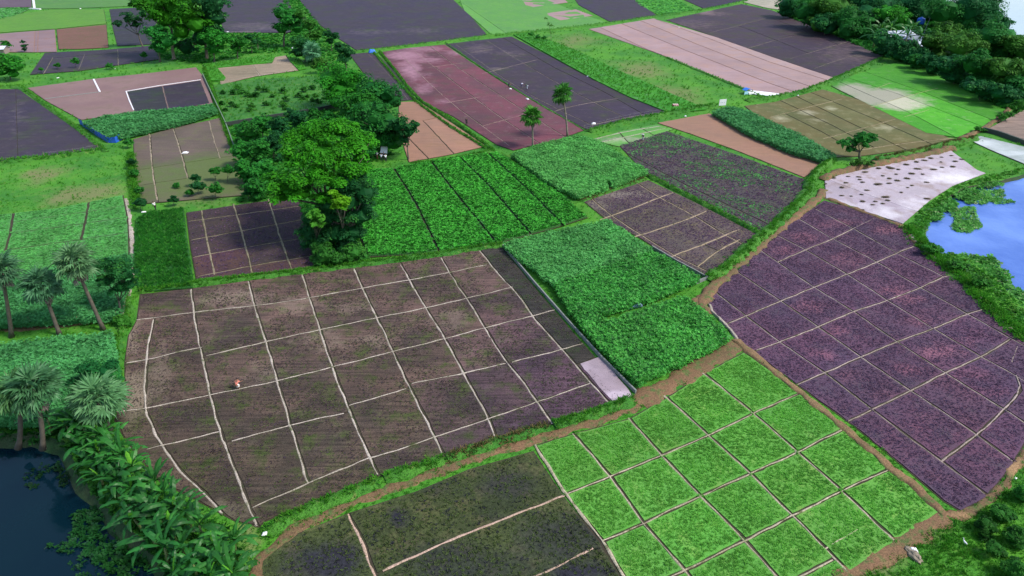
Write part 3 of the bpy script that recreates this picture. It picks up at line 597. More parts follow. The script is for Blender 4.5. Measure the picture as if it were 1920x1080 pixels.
field('bare_field', [(-100, 68), (0, 64), (103, 56), (107, 98), (60, 99), (-100, 98)], [ln('d', .15, (66, 58), (64, 100)), ln('d', .15, (72, 58), (71, 100)), ln('d', .1, (-60, 82), (104, 72)), ln('d', .1, (0, 91), (106, 84))], 'pink', tints=lambda x, y: (.72, .7, .75), base='terra', gap=.1)
field('bare_field', [(106, 56), (200, 47), (204, 90), (150, 93), (110, 93)], [], 'redbed')
field('crop_field', [(-100, 62), (30, 28), (95, 19), (195, 18), (200, 45), (105, 55), (0, 62)], [], 'palegreen', tints=lambda x, y: (.9, .85, .5))
field('crop_field', [(205, 18), (300, 13), (285, 84), (220, 87), (212, 55)], [], 'slate', tints=lambda x, y: (.8, .95, .9))
field('crop_field', [(60, -30), (260, -30), (250, 12), (120, 17), (66, 17)], [ln('d', .1, (112, -20), (110, 17)), ln('d', .1, (190, -20), (194, 17))], 'palegreen', tints=lambda x, y: (.85, .8, .9))
field('bare_field', [(-120, -30), (58, -30), (60, 14), (-120, 17)], [], 'mauve', tints=lambda x, y: (.6, .65, .9))
field('crop_field', [(-120, 17), (60, 15), (35, 28), (0, 38), (-120, 45)], [], 'vegbed', crop=(1, BIG, .5, 'lf_veg', .2))
field('crop_field', [(395, -30), (532, -30), (548, 20), (545, 62), (420, 62)], [], 'slate', patches=[(480, 50, 50, 7, .35), (455, 62, 40, 3, .6)])
field('bare_field', [(405, 129), (440, 124), (510, 120), (516, 108), (536, 105), (546, 118), (560, 133), (480, 144), (414, 160)], [ln('b', .2, (474, 122), (488, 144)), ln('r', .2, (420, 152), (488, 143), (560, 132))], 'tanbed', base='tanbed', patches=None)
for q in ([(381, 122), (404, 120), (408, 130), (424, 148), (420, 153), (394, 153)], [(404, 119), (510, 104), (514, 108), (510, 119), (408, 129)], [(536, 104), (556, 103), (574, 130), (560, 133), (545, 118)]):
    field('rice_plot', q, [], 'rice', gap=.02, h=.3, crop=(2.5, TUFT, .4, 'lf_grass', .2), base='rice', tints=lambda x, y: (.8, .85, .8))
field('orchard_ground', [(400, 160), (480, 150), (600, 142), (680, 170), (625, 205), (500, 220), (424, 230)], [], 'orchardgrass', gap=.02, crop=(.6, TUFT, .6, 'lf_grass', .3), base='orchardgrass', h=.04)
field('meadow', [(256, 412), (280, 400), (345, 392), (352, 450), (364, 530), (362, 542), (262, 550), (250, 500)], [], 'darkgrass', gap=.02, h=.12, crop=(18, TUFT, .42, 'lf_rank', .45), base='darkgrass')
field('meadow', [(962, 66), (990, 62), (1080, 96), (1180, 143), (1325, 207), (1256, 214), (1180, 184), (1112, 150), (1036, 108)], [ln('d', .1, (985, 76), (1090, 130), (1290, 210))], 'rice', gap=.04, h=.2, crop=(2, TUFT, .45, 'lf_grass', .3), base='rice', tints=lambda x, y: (.6, .72, .8))
# gourd field in the middle: deep furrows between leafy beds
field('crop_field', [(686, 322), (738, 318), (800, 306), (860, 297), (932, 288), (958, 302), (1005, 334), (1060, 372), (1102, 410), (1040, 430), (944, 456), (870, 470), (800, 478), (692, 484), (672, 440), (678, 380)],
      [('d', .2, l) for l in ([(737, 316), (780, 385), (824, 476)], [(806, 303), (858, 370), (930, 458)], [(860, 296), (915, 350), (995, 442)], [(912, 288), (975, 345), (1055, 424)], [(686, 395), (708, 435), (732, 482)])],
      'vegbed', gap=.2, h=.25, crop=(26, BIG, .33, 'lf_pump', .3), tints=lambda x, y: (.5, .6, .5))

# ------------------------------------------------------------------ vine trellises (tall leafy blocks)
M['post'] = plain('bamboo_post', (.30, .25, .15), .8, .3)
def trellis(label, top, h, leafmat, dens=42, size=.21, tint=(1, 1, 1), skirt=.35, posts=None, group='leafy vine trellises'):
    P = [at(*p, h).to_2d() for p in top]
    if area(P) < 0: P.reverse()
    FOOT.append(P)
    c = sum((Vector((p.x, p.y, 0)) for p in P), Vector()) / len(P)
    root = empty('vine_trellis', c); tag(root, label, 'trellis', group)
    Q = resample([Vector((p.x, p.y, 0)) for p in P] + [Vector((P[0].x, P[0].y, 0))], .6)[:-1]
    q = [Vector((p.x + noise.noise(Vector((p.x * .8, p.y * .8, 4))) * .35, p.y + noise.noise(Vector((p.x * .8, p.y * .8, 8))) * .35)) for p in Q]
    pts = sample_poly([tuple(p) for p in inset(q, .25)], 1.6)
    ov, oe, tr, _ = cdt(q, [], [tuple(p) for p in pts])
    zf = lambda x, y: h - .15 + .36 * noise.noise(Vector((x * .5, y * .5, 3))) + .16 * noise.noise(Vector((x * 1.7, y * 1.7, 6)))
    nb = len(q); V = [(v.x - c.x, v.y - c.y, zf(v.x, v.y) - (.18 if i < nb else 0)) for i, v in enumerate(ov)]; b = len(V)
    V += [(v.x - c.x, v.y - c.y, skirt) for v in ov[:nb]]
    side = np.array([(k, (k + 1) % nb, b + (k + 1) % nb, b + k) for k in range(nb)])[:, ::-1]
    o = mesh_np('vine_mat', V, [np.array(tr), side], leafmat, root, {'rnd': [.35] * len(V)}); o.color = (.8 * tint[0], .8 * tint[1], .8 * tint[2], 1)
    pp = sample_poly([tuple(p) for p in inset(q, .1)], dens)
    pp = pp[nz(pp, 1.5, 3) + nz(pp, 3.1, 1) * .5 > -1.25]
    z = np.array([zf(x, y) for x, y in pp]) + RNG.uniform(-.05, .22, len(pp))
    S = np.column_stack([pp[:, 0] - c.x, pp[:, 1] - c.y, z])
    sidep = []
    for k in range(nb):
        a, d = q[k], q[(k + 1) % nb]; L = (d - a).length; nn = Vector((d.y - a.y, a.x - d.x)).normalized()
        for _ in range(int(L * (h - skirt) * dens * .8) + 1):
            t = random.random(); p = a.lerp(d, t) + nn * random.uniform(-.05, .3); sidep.append((p.x - c.x, p.y - c.y, random.uniform(skirt, h)))
    S = np.concatenate([S, np.array(sidep)])
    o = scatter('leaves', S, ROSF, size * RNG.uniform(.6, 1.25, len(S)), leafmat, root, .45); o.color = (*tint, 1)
    for k in range(0, nb, 4):
        p = q[k]; V, Fs = [], []
        tube(V, Fs, [Vector((0, 0, 0)), Vector((.03, 0, h - .1))], [.045, .035], 5)
        pc = inset(q, .15)[k]; o = mesh_py('post', V, Fs, M['post'], root); o.location = (pc.x - c.x, pc.y - c.y, 0)
    return root
trellis('light green vine trellis block right of the gourd field, with one dark hole', [(960, 288), (1010, 270), (1080, 253), (1122, 262), (1170, 292), (1214, 318), (1150, 345), (1146, 334), (1132, 334), (1138, 349), (1085, 364), (1050, 350), (1005, 320)], 1.2, M['lf_trellis'], tint=(1.2, 1.08, 1.05))
trellis('pale green vine trellis block, uppermost of the three joined blocks in the centre', [(944, 455), (1035, 432), (1140, 412), (1180, 438), (1222, 466), (1130, 498), (1040, 528), (990, 490)], 1.2, M['lf_trellis'], tint=(1.05, 1.0, 1.05))
trellis('deeper green vine trellis block, middle one of the three joined blocks in the centre', [(1040, 530), (1130, 501), (1222, 469), (1270, 492), (1312, 518), (1225, 554), (1130, 583), (1112, 594), (1140, 598), (1095, 612)], 1.2, M['lf_trellis2'], dens=44, tint=(1.0, .92, 1.3))
trellis('glossy green vine trellis block, lowest of the three joined blocks beside the bare soil bank', [(1097, 612), (1140, 600), (1200, 580), (1284, 552), (1330, 590), (1366, 630), (1300, 664), (1196, 712), (1150, 668)], 1.2, M['lf_trellis2'], dens=44, tint=(1.1, .95, 1.3))
trellis('long narrow green vine trellis strip right of the white signboard', [(1338, 208), (1365, 199), (1396, 204), (1450, 228), (1510, 256), (1566, 290), (1545, 298), (1480, 278), (1400, 244)], 1.3, M['lf_trellis'], dens=20, size=.3, tint=(.75, .75, 1.))
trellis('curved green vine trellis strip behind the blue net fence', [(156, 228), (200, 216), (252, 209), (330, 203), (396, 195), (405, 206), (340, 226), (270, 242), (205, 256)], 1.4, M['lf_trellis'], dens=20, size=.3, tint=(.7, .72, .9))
trellis('green vine trellis behind the tall fan palms on the left edge', [(-120, 545), (0, 520), (140, 492), (243, 474), (240, 520), (216, 588), (120, 596), (0, 603), (-120, 608)], 1.3, M['lf_trellis'], tint=(.75, .8, 1.0))
trellis('green vine trellis below the palm row, above the dark pond', [(-120, 668), (0, 642), (100, 632), (204, 622), (214, 660), (216, 720), (200, 770), (120, 786), (-120, 790)], 1.3, M['lf_trellis'], tint=(.85, .9, 1.1))

# ------------------------------------------------------------------ paths, soil banks, grassy bunds
PATH = [(478, 1120), (484, 1060), (515, 1018), (560, 990), (620, 962), (720, 920), (850, 874), (950, 842), (1005, 826), (1080, 802), (1150, 782), (1210, 752)]
def add_path(px, w, h=.12, mat='path', name='path', patches=None, amp=.18, z0=.0):
    o = ribbon(name, px, w, h, M[mat], step=.5, amp=amp, prof=FLATP, kind='structure', patches=patches, z0=z0); FOOT.append(strip_poly(px, (w if not callable(w) else 2) * .45)); return o
add_path(PATH, 1.15, .1)
add_path([(1200, 756), (1240, 732), (1290, 702), (1345, 668), (1382, 645)], 2.5, .2)
add_path([(1376, 636), (1400, 656), (1500, 736), (1600, 818), (1700, 904), (1774, 968)], .95, .25, patches=[(1440, 690, 400, 400, .35)])
add_path([(1320, 588), (1318, 560), (1345, 532), (1400, 482), (1462, 428), (1535, 372), (1545, 356)], 1.7, .35)
add_path([(1282, 580), (1312, 568), (1330, 555)], 2.2, .3)
add_path([(1775, 968), (1740, 985), (1690, 1020), (1620, 1062), (1560, 1100)], 1.6, .12)
add_path([(1548, 372), (1640, 406), (1692, 424), (1722, 462)], 1.0, .25)
add_path([(1700, 424), (1722, 462), (1792, 512), (1854, 576), (1912, 634), (1970, 672)], .9, .3, 'ridge')
add_path([(1965, 690), (1952, 800), (1908, 880), (1858, 940), (1808, 968), (1776, 964)], .8, .12, 'path', patches=[(1900, 860, 12, 30, .9), (1800, 965, 20, 6, .8)])
add_path([(1900, 200), (1850, 240), (1800, 262)], 1.2, .5)
add_path([(-80, 622), (60, 616), (140, 608), (215, 598)], .9, .08)
add_path([(236, 372), (246, 430), (248, 500), (240, 560), (228, 598)], .7, .08, 'ridge')
add_path([(1325, 570), (1342, 590), (1384, 638)], .35, .25, 'ridge', 'ridge')
def bund(px, w, h, n=26, mat='grassbund', leaf='lf_grass', size=.42, tint=None):
    o = ribbon('grass_bank', px, w, h, M[mat], step=.5, amp=.15, kind='structure'); FOOT.append(strip_poly(px, w * .5))
    P = resample([at(*p) for p in px], .4); S = []
    for a, b in zip(P, P[1:]):
        s = Vector((-(b - a).y, (b - a).x, 0)).normalized()
        for _ in range(max(1, int((b - a).length * n * w * .6))):
            u = random.gauss(0, .25) * w; q = a.lerp(b, random.random()) + s * u; S.append((q.x, q.y, max(0, h * (1 - abs(u) / w * 1.8))))
    g_ = scatter('bank_grass', np.array(S), TUFT, size * RNG.uniform(.5, 1.3, len(S)), M[leaf], o, .4)
    return o
bund([(496, 1000), (560, 966), (640, 934), (712, 904)], 1.5, .55); bund([(722, 900), (780, 880), (832, 862)], 1.4, .5, leaf='lf_grass')
bund([(838, 860), (900, 842), (960, 822), (1030, 802)], 1.5, .5, leaf='lf_dry'); bund([(1040, 800), (1100, 782), (1150, 766), (1186, 752)], 1.5, .6)
bund([(244, 556), (240, 600), (222, 640), (222, 700), (222, 770)], .9, .4)
bund([(262, 548), (360, 536), (470, 522), (600, 508), (690, 495), (800, 482), (942, 460)], 1.3, .45)
bund([(940, 290), (985, 325), (1045, 372), (1100, 410)], .9, .4, size=.3); bund([(962, 290), (1000, 326), (1068, 372)], 1.3, .3, size=.3)
bund([(1090, 378), (1140, 358), (1208, 336)], 1.3, .3, leaf='lf_dry', size=.35)
bund([(1214, 330), (1300, 374), (1370, 410), (1432, 444)], 1.1, .45, n=20)
bund([(1326, 526), (1362, 506), (1410, 462), (1440, 438), (1476, 404), (1515, 366), (1520, 340)], 2.2, .8)
bund([(1515, 350), (1530, 325), (1560, 302)], 1.8, 1.0); bund([(1640, 303), (1700, 292), (1780, 272), (1830, 262)], 1.6, .9, leaf='lf_dry')
bund([(1105, 248), (1180, 228), (1256, 214), (1340, 198)], 2.0, .6, size=.6, n=8); bund([(1400, 190), (1440, 186), (1500, 175), (1562, 152), (1650, 112)], 2.0, .6, size=.6, n=6)
bund([(665, 98), (760, 88), (914, 68), (1040, 56), (1145, 44), (1225, 32), (1320, 19), (1400, 2)], 1.6, .5, size=.6, n=5)
bund([(712, 98), (740, 132), (765, 165), (790, 192), (850, 228), (905, 268), (925, 284)], .9, .5, size=.4); bund([(700, 98), (735, 140), (778, 190), (840, 236), (912, 280)], .8, .4, size=.4)
bund([(770, 310), (850, 300), (925, 284)], 1.2, .4, size=.4)
bund([(-40, 165), (40, 163), (82, 195), (150, 245), (200, 285)], 1.3, .4, size=.5, n=9); bund([(-40, 308), (60, 300), (190, 284)], 1.5, .5, size=.7, n=10)
bund([(366, 530), (440, 523), (520, 516), (590, 506)], 1.0, .35); bund([(246, 290), (250, 340), (258, 390)], 1.6, .4, size=.6)
bund([(835, 80), (900, 126), (1000, 190), (1100, 247)], .5, .25, size=.3, n=8); bund([(384, 128), (405, 190), (440, 290)], 1.0, .4, size=.5)
bund([(1702, 428), (1745, 478), (1800, 520), (1862, 584), (1925, 640)], 2.4, .3, leaf='lf_grass', size=.6)
bund([(1250, 108), (1400, 170), (1440, 186)], 1.0, .3, size=.5, n=6)
# soil face of the raised ground above the pale plot
o = ribbon('soil_bank', [(1540, 338), (1575, 324), (1640, 311), (1720, 296), (1786, 280)], 1.6, .9, M['path'], kind='structure', amp=.2)
# drainage ditch edged by a low cement kerb, left of the trellis blocks
M['cement'] = plain('cement', (.20, .21, .20), .85, .25)
def wall(px, w, h, mat, name, label, cat='wall', step=1., group=None):
    P = resample([at(*p) for p in px], step); c = P[0].copy(); V, Fs = [], []
    n = len(P)
    for i, p in enumerate(P):
        t = (P[min(i + 1, n - 1)] - P[max(i - 1, 0)]).normalized(); s = Vector((-t.y, t.x, 0)) * w * .5; j = random.uniform(-.03, .03) * h
        for q, z in ((p - s, 0), (p - s, h + j), (p + s, h + j), (p + s, 0)): V.append(Vector((q.x - c.x, q.y - c.y, z)))
    for i in range(n - 1):
        for k in range(4): Fs.append((i * 4 + k, i * 4 + (k + 1) % 4, i * 4 + 4 + (k + 1) % 4, i * 4 + 4 + k))
    Fs += [(3, 2, 1, 0), tuple((n - 1) * 4 + k for k in range(4))]
    o = mesh_py(name, V, Fs, mat); o.location = c; tag(o, label, cat, group); FOOT.append(strip_poly(px, w)); return o
wall([(943, 463), (1004, 535), (1066, 606), (1128, 674), (1192, 738)], .16, .45, M['cement'], 'low_wall', 'thin grey cement wall along the left side of the three joined trellis blocks')
wall([(1222, 466), (1270, 494), (1326, 524), (1304, 533)], .16, .5, M['cement'], 'low_wall', 'grey cement wall between the middle trellis block and the brown purple plots')
wall([(1196, 716), (1290, 672), (1368, 634)], .14, .35, M['cement'], 'low_wall', 'low cement wall under the lowest trellis block, above the bare soil')
M['white'] = plain('whitewash', (.72, .70, .74), .7, .1)
wall([(236, 173), (300, 162), (377, 151)], .2, .3, M['white'], 'low_wall', 'long whitewashed low wall along the top of the dark fenced plot'); wall([(237, 173), (243, 190), (251, 208)], .25, .3, M['white'], 'low_wall', 'short whitewashed low wall on the left side of the dark fenced plot')
wall([(176, 150), (188, 174)], .4, .3, M['white'], 'low_wall', 'bright white short wall standing alone on the mauve field'); wall([(188, 174), (140, 180), (85, 187)], .3, .3, M['cement'], 'low_wall', 'long thin pale kerb left of the bright white short wall')
wall([(62, -6), (65, 16)], .9, .4, M['white'], 'low_wall', 'bluish white kerb going down at the upper left corner'); wall([(56, 17), (76, 18)], .9, .4, M['white'], 'low_wall', 'short bluish white kerb crossing below another at the upper left')
M['greenwall'] = plain('mossy_cement', (.12, .18, .12), .9, .3)
wall([(381, 143), (405, 195), (424, 235), (446, 296)], .2, .8, M['greenwall'], 'boundary_wall', 'long mossy boundary wall between the orchard and the mauve field'); wall([(424, 237), (500, 224), (600, 208), (640, 200)], .3, .9, plain('dark_wall', (.03, .04, .035), .9), 'boundary_wall', 'dark boundary wall below the small orchard')
wall([(1842, 246), (1870, 253), (1925, 273), (1990, 292)], .5, .9, plain('dark_kerb', (.05, .06, .05), .9), 'boundary_wall', 'dark wall between the ploughed brown plot and the grey wet plot')

# ------------------------------------------------------------------ trees
def crown_mesh(lumps, n, size, mat, parent, color=None, core=.62, seed=0, droop=.0):
    rg = np.random.default_rng(seed + 100)
    A = np.array([r[1] * r[1] for r in lumps]); A /= A.sum(); S, Mm, Rr = [], [], []
    for (c, r, fl), w in zip(lumps, A):
        # smaller clumps on the lump so that the outline is uneven
        k = max(5, int(10 * w * len(lumps))); m = max(6, int(n * w / k))
        d = rg.normal(size=(k, 3)); d[:, 2] = np.abs(d[:, 2]) * .9 - .25; d /= np.linalg.norm(d, axis=1)[:, None]
        cc = np.array(c) + d * np.array([r, r, r * fl]) * rg.uniform(.55, .95, (k, 1))
        rc = r * rg.uniform(.26, .5, k)
        for q, s in zip(cc, rc):
            e = rg.normal(size=(m, 3)); e /= np.linalg.norm(e, axis=1)[:, None]; e[:, 2] = np.where(e[:, 2] < -.3, -e[:, 2], e[:, 2])
            p = q + e * s * rg.uniform(.55, 1.05, (m, 1)) * np.array([1.1, 1.1, .75]); S.append(p)
            nrm = e * .8 + np.array([0, 0, .75]) + rg.normal(0, .35, (m, 3)); nrm /= np.linalg.norm(nrm, axis=1)[:, None]
            t = rg.normal(size=(m, 3)); t -= nrm * (t * nrm).sum(1)[:, None]; t /= np.linalg.norm(t, axis=1)[:, None]
            Mm.append(np.stack([t, np.cross(nrm, t), nrm], 2)); Rr.append(np.clip(rg.normal(.5, .2, m) + rg.uniform(-.35, .35), 0, 1))
    S = np.concatenate(S); Mm = np.concatenate(Mm); Rr = np.concatenate(Rr)
    TV = np.array(LEAF1[0]); V = np.einsum('nij,kj->nki', Mm, TV) * (size * np.exp(rg.normal(0, .38, len(S))))[:, None, None] + S[:, None, :]
    Fq = (np.array(LEAF1[1])[None] + (np.arange(len(S)) * 4)[:, None, None]).reshape(-1, 4); V = V.reshape(-1, 3); R_ = np.repeat(Rr, 4)
    # inner leaf mass
    bm = bmesh.new()
    for (c, r, fl) in lumps:
        ret = bmesh.ops.create_icosphere(bm, subdivisions=2, radius=1)
        for v in ret['verts']:
            v.co = Vector(c) + Vector((v.co.x * r, v.co.y * r, v.co.z * r * fl)) * (core + .25 * noise.noise(v.co * 2.5 + Vector(c)))
    CV = np.array([v.co[:] for v in bm.verts]); CF = np.array([[v.index for v in f.verts] for f in bm.faces]) + len(V); bm.free()
    o = mesh_np('crown', np.concatenate([V, CV]), [Fq, CF], mat, parent, {'rnd': np.concatenate([R_, np.full(len(CV), .2)])})
    if color: o.color = (*color, 1)
    return o
TREES = 0
def tree(label, base, lumps, mat='lf_tree', cat='tree', name='tree', n=2200, size=.42, color=None, group=None, tr=None, bark='bark', flat=.8, core=.6, depth=.45, grow=1.12, low=0):
    global TREES; TREES += 1; rs = random.Random(TREES)
    b = at(*base); root = empty(name, b); tag(root, label, cat, group); sc = 1 / ppm(base[1]); L = []
    for l in lumps:
        px, py, r = l[:3]; rr = r * sc * grow; dy = l[3] if len(l) > 3 else rs.uniform(-depth, depth) * rr
        p = at_plane(px, py, b.y + dy) - b; p.z = max(p.z, rr * .5); L.append((tuple(p), rr, flat))
    for _ in range(low):
        rr = max(l[1] for l in L) * rs.uniform(.6, .8); L.append(((rs.uniform(-1, 1) * rr * 1.2, -rr * .3 + rs.uniform(-.4, .4) * rr, rr * rs.uniform(.6, 1.1)), rr, flat))
    cx = sum((Vector(l[0]) * l[1] for l in L), Vector()) / sum(l[1] for l in L)
    top = max(l[0][2] + l[1] * .4 for l in L); R0 = tr or max(.07, top * .026)
    V, Fs = [], []; fork = Vector((cx.x * .35, cx.y * .35, top * .34))
    tube(V, Fs, [Vector((0, 0, -.05)), Vector((cx.x * .06, 0, top * .03)), fork * .55 + Vector((rs.uniform(-.1, .1) * R0 * 5, 0, 0)), fork], [R0 * 1.7, R0 * 1.1, R0 * .9, R0 * .75], 8)
    for (c, r, f) in L:
        c = Vector(c); m = fork.lerp(c, .5) + Vector((rs.uniform(-.2, .2), rs.uniform(-.2, .2), -.1)) * r
        tube(V, Fs, [fork * .95, m, c], [R0 * .55, R0 * .36, R0 * .12], 5)
        for _ in range(2):
            d = Vector((rs.uniform(-1, 1), rs.uniform(-1, 1), rs.uniform(-.1, .9))) * r * .8; tube(V, Fs, [m, m.lerp(c + d, .6), c + d], [R0 * .25, R0 * .15, R0 * .05], 4)
    o = mesh_py('trunk', V, Fs, M[bark], root, smooth=True)
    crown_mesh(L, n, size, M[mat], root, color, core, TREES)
    return root
def undergrowth(poly, dens, size, mat='lf_rank', tint=(1, 1, 1), z=.0):
    P = [at(*p).to_2d() for p in poly]; pp = sample_poly([tuple(p) for p in P], dens)
    o = scatter('undergrowth', np.column_stack([pp, np.full(len(pp), z)]), BIG, size * RNG.uniform(.5, 1.3, len(pp)), M[mat], None, .4); o.color = (*tint, 1)
undergrowth([(440, 300), (430, 230), (620, 206), (690, 215), (740, 290), (690, 305), (680, 330), (672, 480), (600, 500), (585, 440), (560, 372), (450, 380)], 3.5, .55)
undergrowth([(1460, 25), (1500, 0), (1560, -30), (1700, -2), (1780, 22), (1860, 72), (1930, 122), (2040, 200), (1930, 205), (1880, 205), (1740, 132), (1640, 100), (1560, 64)], 1.3, 1.3, tint=(.8, .85, 1))
undergrowth([(300, 112), (270, 60), (400, 10), (420, 62), (545, 64), (530, 0), (560, 0), (640, 90), (655, 140), (600, 135), (560, 100), (480, 100), (380, 120)], 1.2, .7)
undergrowth([(100, 800), (150, 800), (250, 880), (330, 950), (440, 990), (470, 1090), (330, 1110), (270, 1015), (215, 962), (150, 890)], 9, .5, 'lf_shrub', (.6, .7, .7), z=-.1)
undergrowth([(-60, 800), (110, 796), (120, 826), (60, 812), (-60, 816)], 8, .5, 'lf_shrub', (.45, .6, .6), z=-.1)
undergrowth([(1700, 425), (1745, 470), (1800, 506), (1860, 560), (1925, 620), (1925, 590), (1860, 520), (1800, 480), (1740, 465), (1728, 440), (1750, 395), (1800, 352), (1880, 335), (1930, 318), (1930, 312), (1850, 330), (1790, 350), (1745, 378)], 5, .38, 'lf_grass', (.8, .85, .9), z=0)
# --- central group
tree('large spreading bright green rain tree with layered crown in the centre left', (622, 446), [(628, 246, 42, 5), (575, 262, 36, 6), (668, 268, 38, 4), (610, 285, 42, 0), (560, 300, 36, 0), (660, 312, 36, -1), (530, 342, 34, -2), (582, 336, 40, -3), (640, 340, 26, -3), (570, 366, 28, -4), (530, 372, 20, -4), (606, 372, 22, -4)], 'lf_treebright', n=30000, size=.33, flat=.5, core=.4, grow=1.0, color=(.9, .92, 1.0))
tree('dark dense tree right behind the bright rain tree, hanging over the gourd field', (662, 470), [(664, 346, 26, 1), (684, 366, 20, 0), (652, 376, 24, 0), (676, 405, 24, 0), (606, 408, 26, 0), (586, 436, 24, 0), (630, 436, 28, 0), (664, 436, 22, 0), (636, 400, 26, 1), (688, 392, 14, 0), (610, 452, 22, 0), (646, 458, 20, 0), (578, 408, 18, 0), (618, 384, 20, 0), (640, 350, 22, 1), (576, 452, 18, 0)], 'lf_treedark', n=15000, size=.3, core=.7)
tree('small yellow-green sapling standing out against the dark tree', (648, 468), [(626, 366, 10, -2.6), (640, 378, 12, -2.8), (632, 388, 10, -3), (648, 386, 8, -2.6)], 'lf_yellow', n=700, size=.45, tr=.09, bark='palebark', cat='sapling', name='sapling', core=.4)
tree('mid green sapling with drooping leaf clusters left of the yellow-green one', (594, 474), [(588, 402, 10, -3), (600, 410, 8, -3), (590, 420, 8, -3.2), (604, 422, 6, -3)], 'lf_lime', n=350, size=.5, tr=.07, cat='sapling', name='sapling', core=.4, color=(.6, .75, .5))
for lb, b, l, c in (('leafy green shrub at the foot of the dark tree', (618, 500), [(610, 478, 20), (632, 484, 16), (598, 488, 14)], None), ('green shrub at the lower left corner of the gourd field', (668, 492), [(664, 474, 18), (680, 482, 12), (652, 482, 14)], None),
                    ('grey-green shrub beside the dark purple plot corner', (600, 482), [(594, 462, 16), (604, 470, 14)], (.8, .9, 1))):
    tree(lb, b, l, 'lf_shrub', cat='shrub', name='shrub', n=1500, size=.26, flat=.8, color=c, core=.75)
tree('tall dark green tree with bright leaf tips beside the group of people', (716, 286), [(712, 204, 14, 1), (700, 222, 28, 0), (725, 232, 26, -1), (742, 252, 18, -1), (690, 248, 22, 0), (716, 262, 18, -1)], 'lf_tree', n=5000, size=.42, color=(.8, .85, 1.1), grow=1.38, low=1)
tree('dark tree leaning over the bare terracotta plot', (766, 300), [(748, 236, 18, 0), (765, 248, 16, 0), (776, 236, 10, 0), (760, 262, 9, 0)], 'lf_treedark', n=1600, size=.42, tr=.14)
tree('bushy bright green tree above the orchard end', (640, 205), [(622, 152, 26, 2), (650, 148, 22, 1), (668, 162, 22, 1), (640, 172, 24, 0)], 'lf_tree', n=4200, size=.45, color=(1.2, 1.35, .8), grow=1.38, low=1)
tree('dark rounded tree left of the small slate plot', (712, 218), [(700, 170, 24, 1), (724, 176, 20, 0), (738, 190, 16, 0), (704, 192, 22, 0)], 'lf_treedark', n=4200, size=.45, color=(1.3, 1.4, 1), grow=1.38, low=1)
tree('mid green tree behind the leaf-tipped tree', (672, 236), [(660, 196, 24, 1), (682, 200, 22, 0), (650, 212, 18, 0)], 'lf_tree', n=3600, size=.45, color=(.9, 1, .8), grow=1.38, low=1)
tree('grey-green bushy tree just left of the group of people', (690, 306), [(676, 276, 18, 0), (690, 286, 12, 0), (664, 290, 14, 0)], 'lf_tree', n=2200, size=.36, color=(1.1, 1.1, 1.5))
k = 0
for (x, y, r, by, lb) in ((462, 246, 20, 276, 'uppermost left'), (492, 232, 18, 262, 'nearest the dark boundary wall'), (524, 238, 18, 266, 'third along the dark wall'), (452, 284, 18, 314, 'left edge, beside the brown plots'), (484, 282, 20, 314, 'with pale leaf tips in the middle'), (512, 268, 20, 300, 'just left of the big rain tree'),
                       (458, 318, 18, 346, 'lower left, beside the tan plots'), (492, 318, 20, 350, 'lower middle, under the rain tree edge'), (560, 224, 15, 246, 'right part of the wall row'), (588, 216, 12, 232, 'rightmost of the wall row'), (480, 352, 18, 376, 'lowest, above the dark purple plot'), (545, 214, 10, 228, 'smallest, close to the wall'), (650, 236, 14, 254, 'between the rain tree and the leaf-tipped tree'), (620, 222, 14, 240, 'behind the top of the rain tree')):
    k += 1; s = .8 + .1 * (k % 5)
    tree('dark green mango tree, ' + lb, (x + 2, by), grow=1.4, low=1, lumps=[(x - r * .35, y, r * .62), (x + r * .4, y + 2, r * .6), (x, y - r * .4, r * .6), (x + 1, y + r * .5, r * .55)], mat='lf_tree' if k % 3 else 'lf_treedark', n=2800, size=.33, group='mango trees left of the rain tree', color=(s, s * 1.08, s * 1.15))
# --- upper left group
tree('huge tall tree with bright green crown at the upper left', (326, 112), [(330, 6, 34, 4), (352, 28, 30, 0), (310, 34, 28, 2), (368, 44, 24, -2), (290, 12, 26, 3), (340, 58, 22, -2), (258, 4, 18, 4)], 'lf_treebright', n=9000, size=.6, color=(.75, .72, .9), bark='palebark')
tree('very dark tall tree right of the huge bright one', (388, 110), [(398, 8, 30, 0), (404, 34, 24, 0), (385, 50, 22, -1), (376, 72, 22, -1), (350, 90, 20, 0), (410, 58, 14, 0)], 'lf_treedark', n=6000, size=.6, color=(1, 1, 1.1))
tree('rounded mid green tree low in front of the huge tree', (300, 116), [(298, 68, 20, -1), (312, 78, 18, -1), (286, 60, 16, -1), (300, 90, 16, -1)], 'lf_tree', n=3200, size=.5, color=(.9, 1.1, 1.4))
tree('open-crowned tree with a bare leaning trunk by the slate plot', (268, 88), [(238, 36, 14, 0), (222, 46, 10, 0), (254, 46, 14, 0), (268, 26, 14, 0)], 'lf_treedark', n=1700, size=.5, tr=.25, core=.4)
tree('leafy green tree by the small white bird, right of the tall group', (402, 116), [(392, 72, 18), (410, 76, 18), (400, 90, 16)], 'lf_tree', n=2800, size=.5, color=(1, 1.15, 1)); tree('smaller green tree right of the leafy one', (446, 112), [(440, 76, 13), (452, 80, 12), (444, 90, 10)], 'lf_tree', n=1500, size=.45)
tree('small round tree in the row behind the rice corner', (472, 100), [(468, 70, 8), (478, 78, 8)], 'lf_treedark', n=700, size=.45); tree('tiny dark tree at the right end of the row', (484, 92), [(483, 74, 6), (480, 66, 5)], 'lf_tree', n=500, size=.4)
tree('tall dark tree at the top of the tree line along the slate field', (532, 88), [(526, 24, 18, 0), (540, 36, 20, 0), (528, 52, 18, 0), (556, 50, 18, 0)], 'lf_tree', n=3600, size=.5, color=(.85, 1, 1.15))
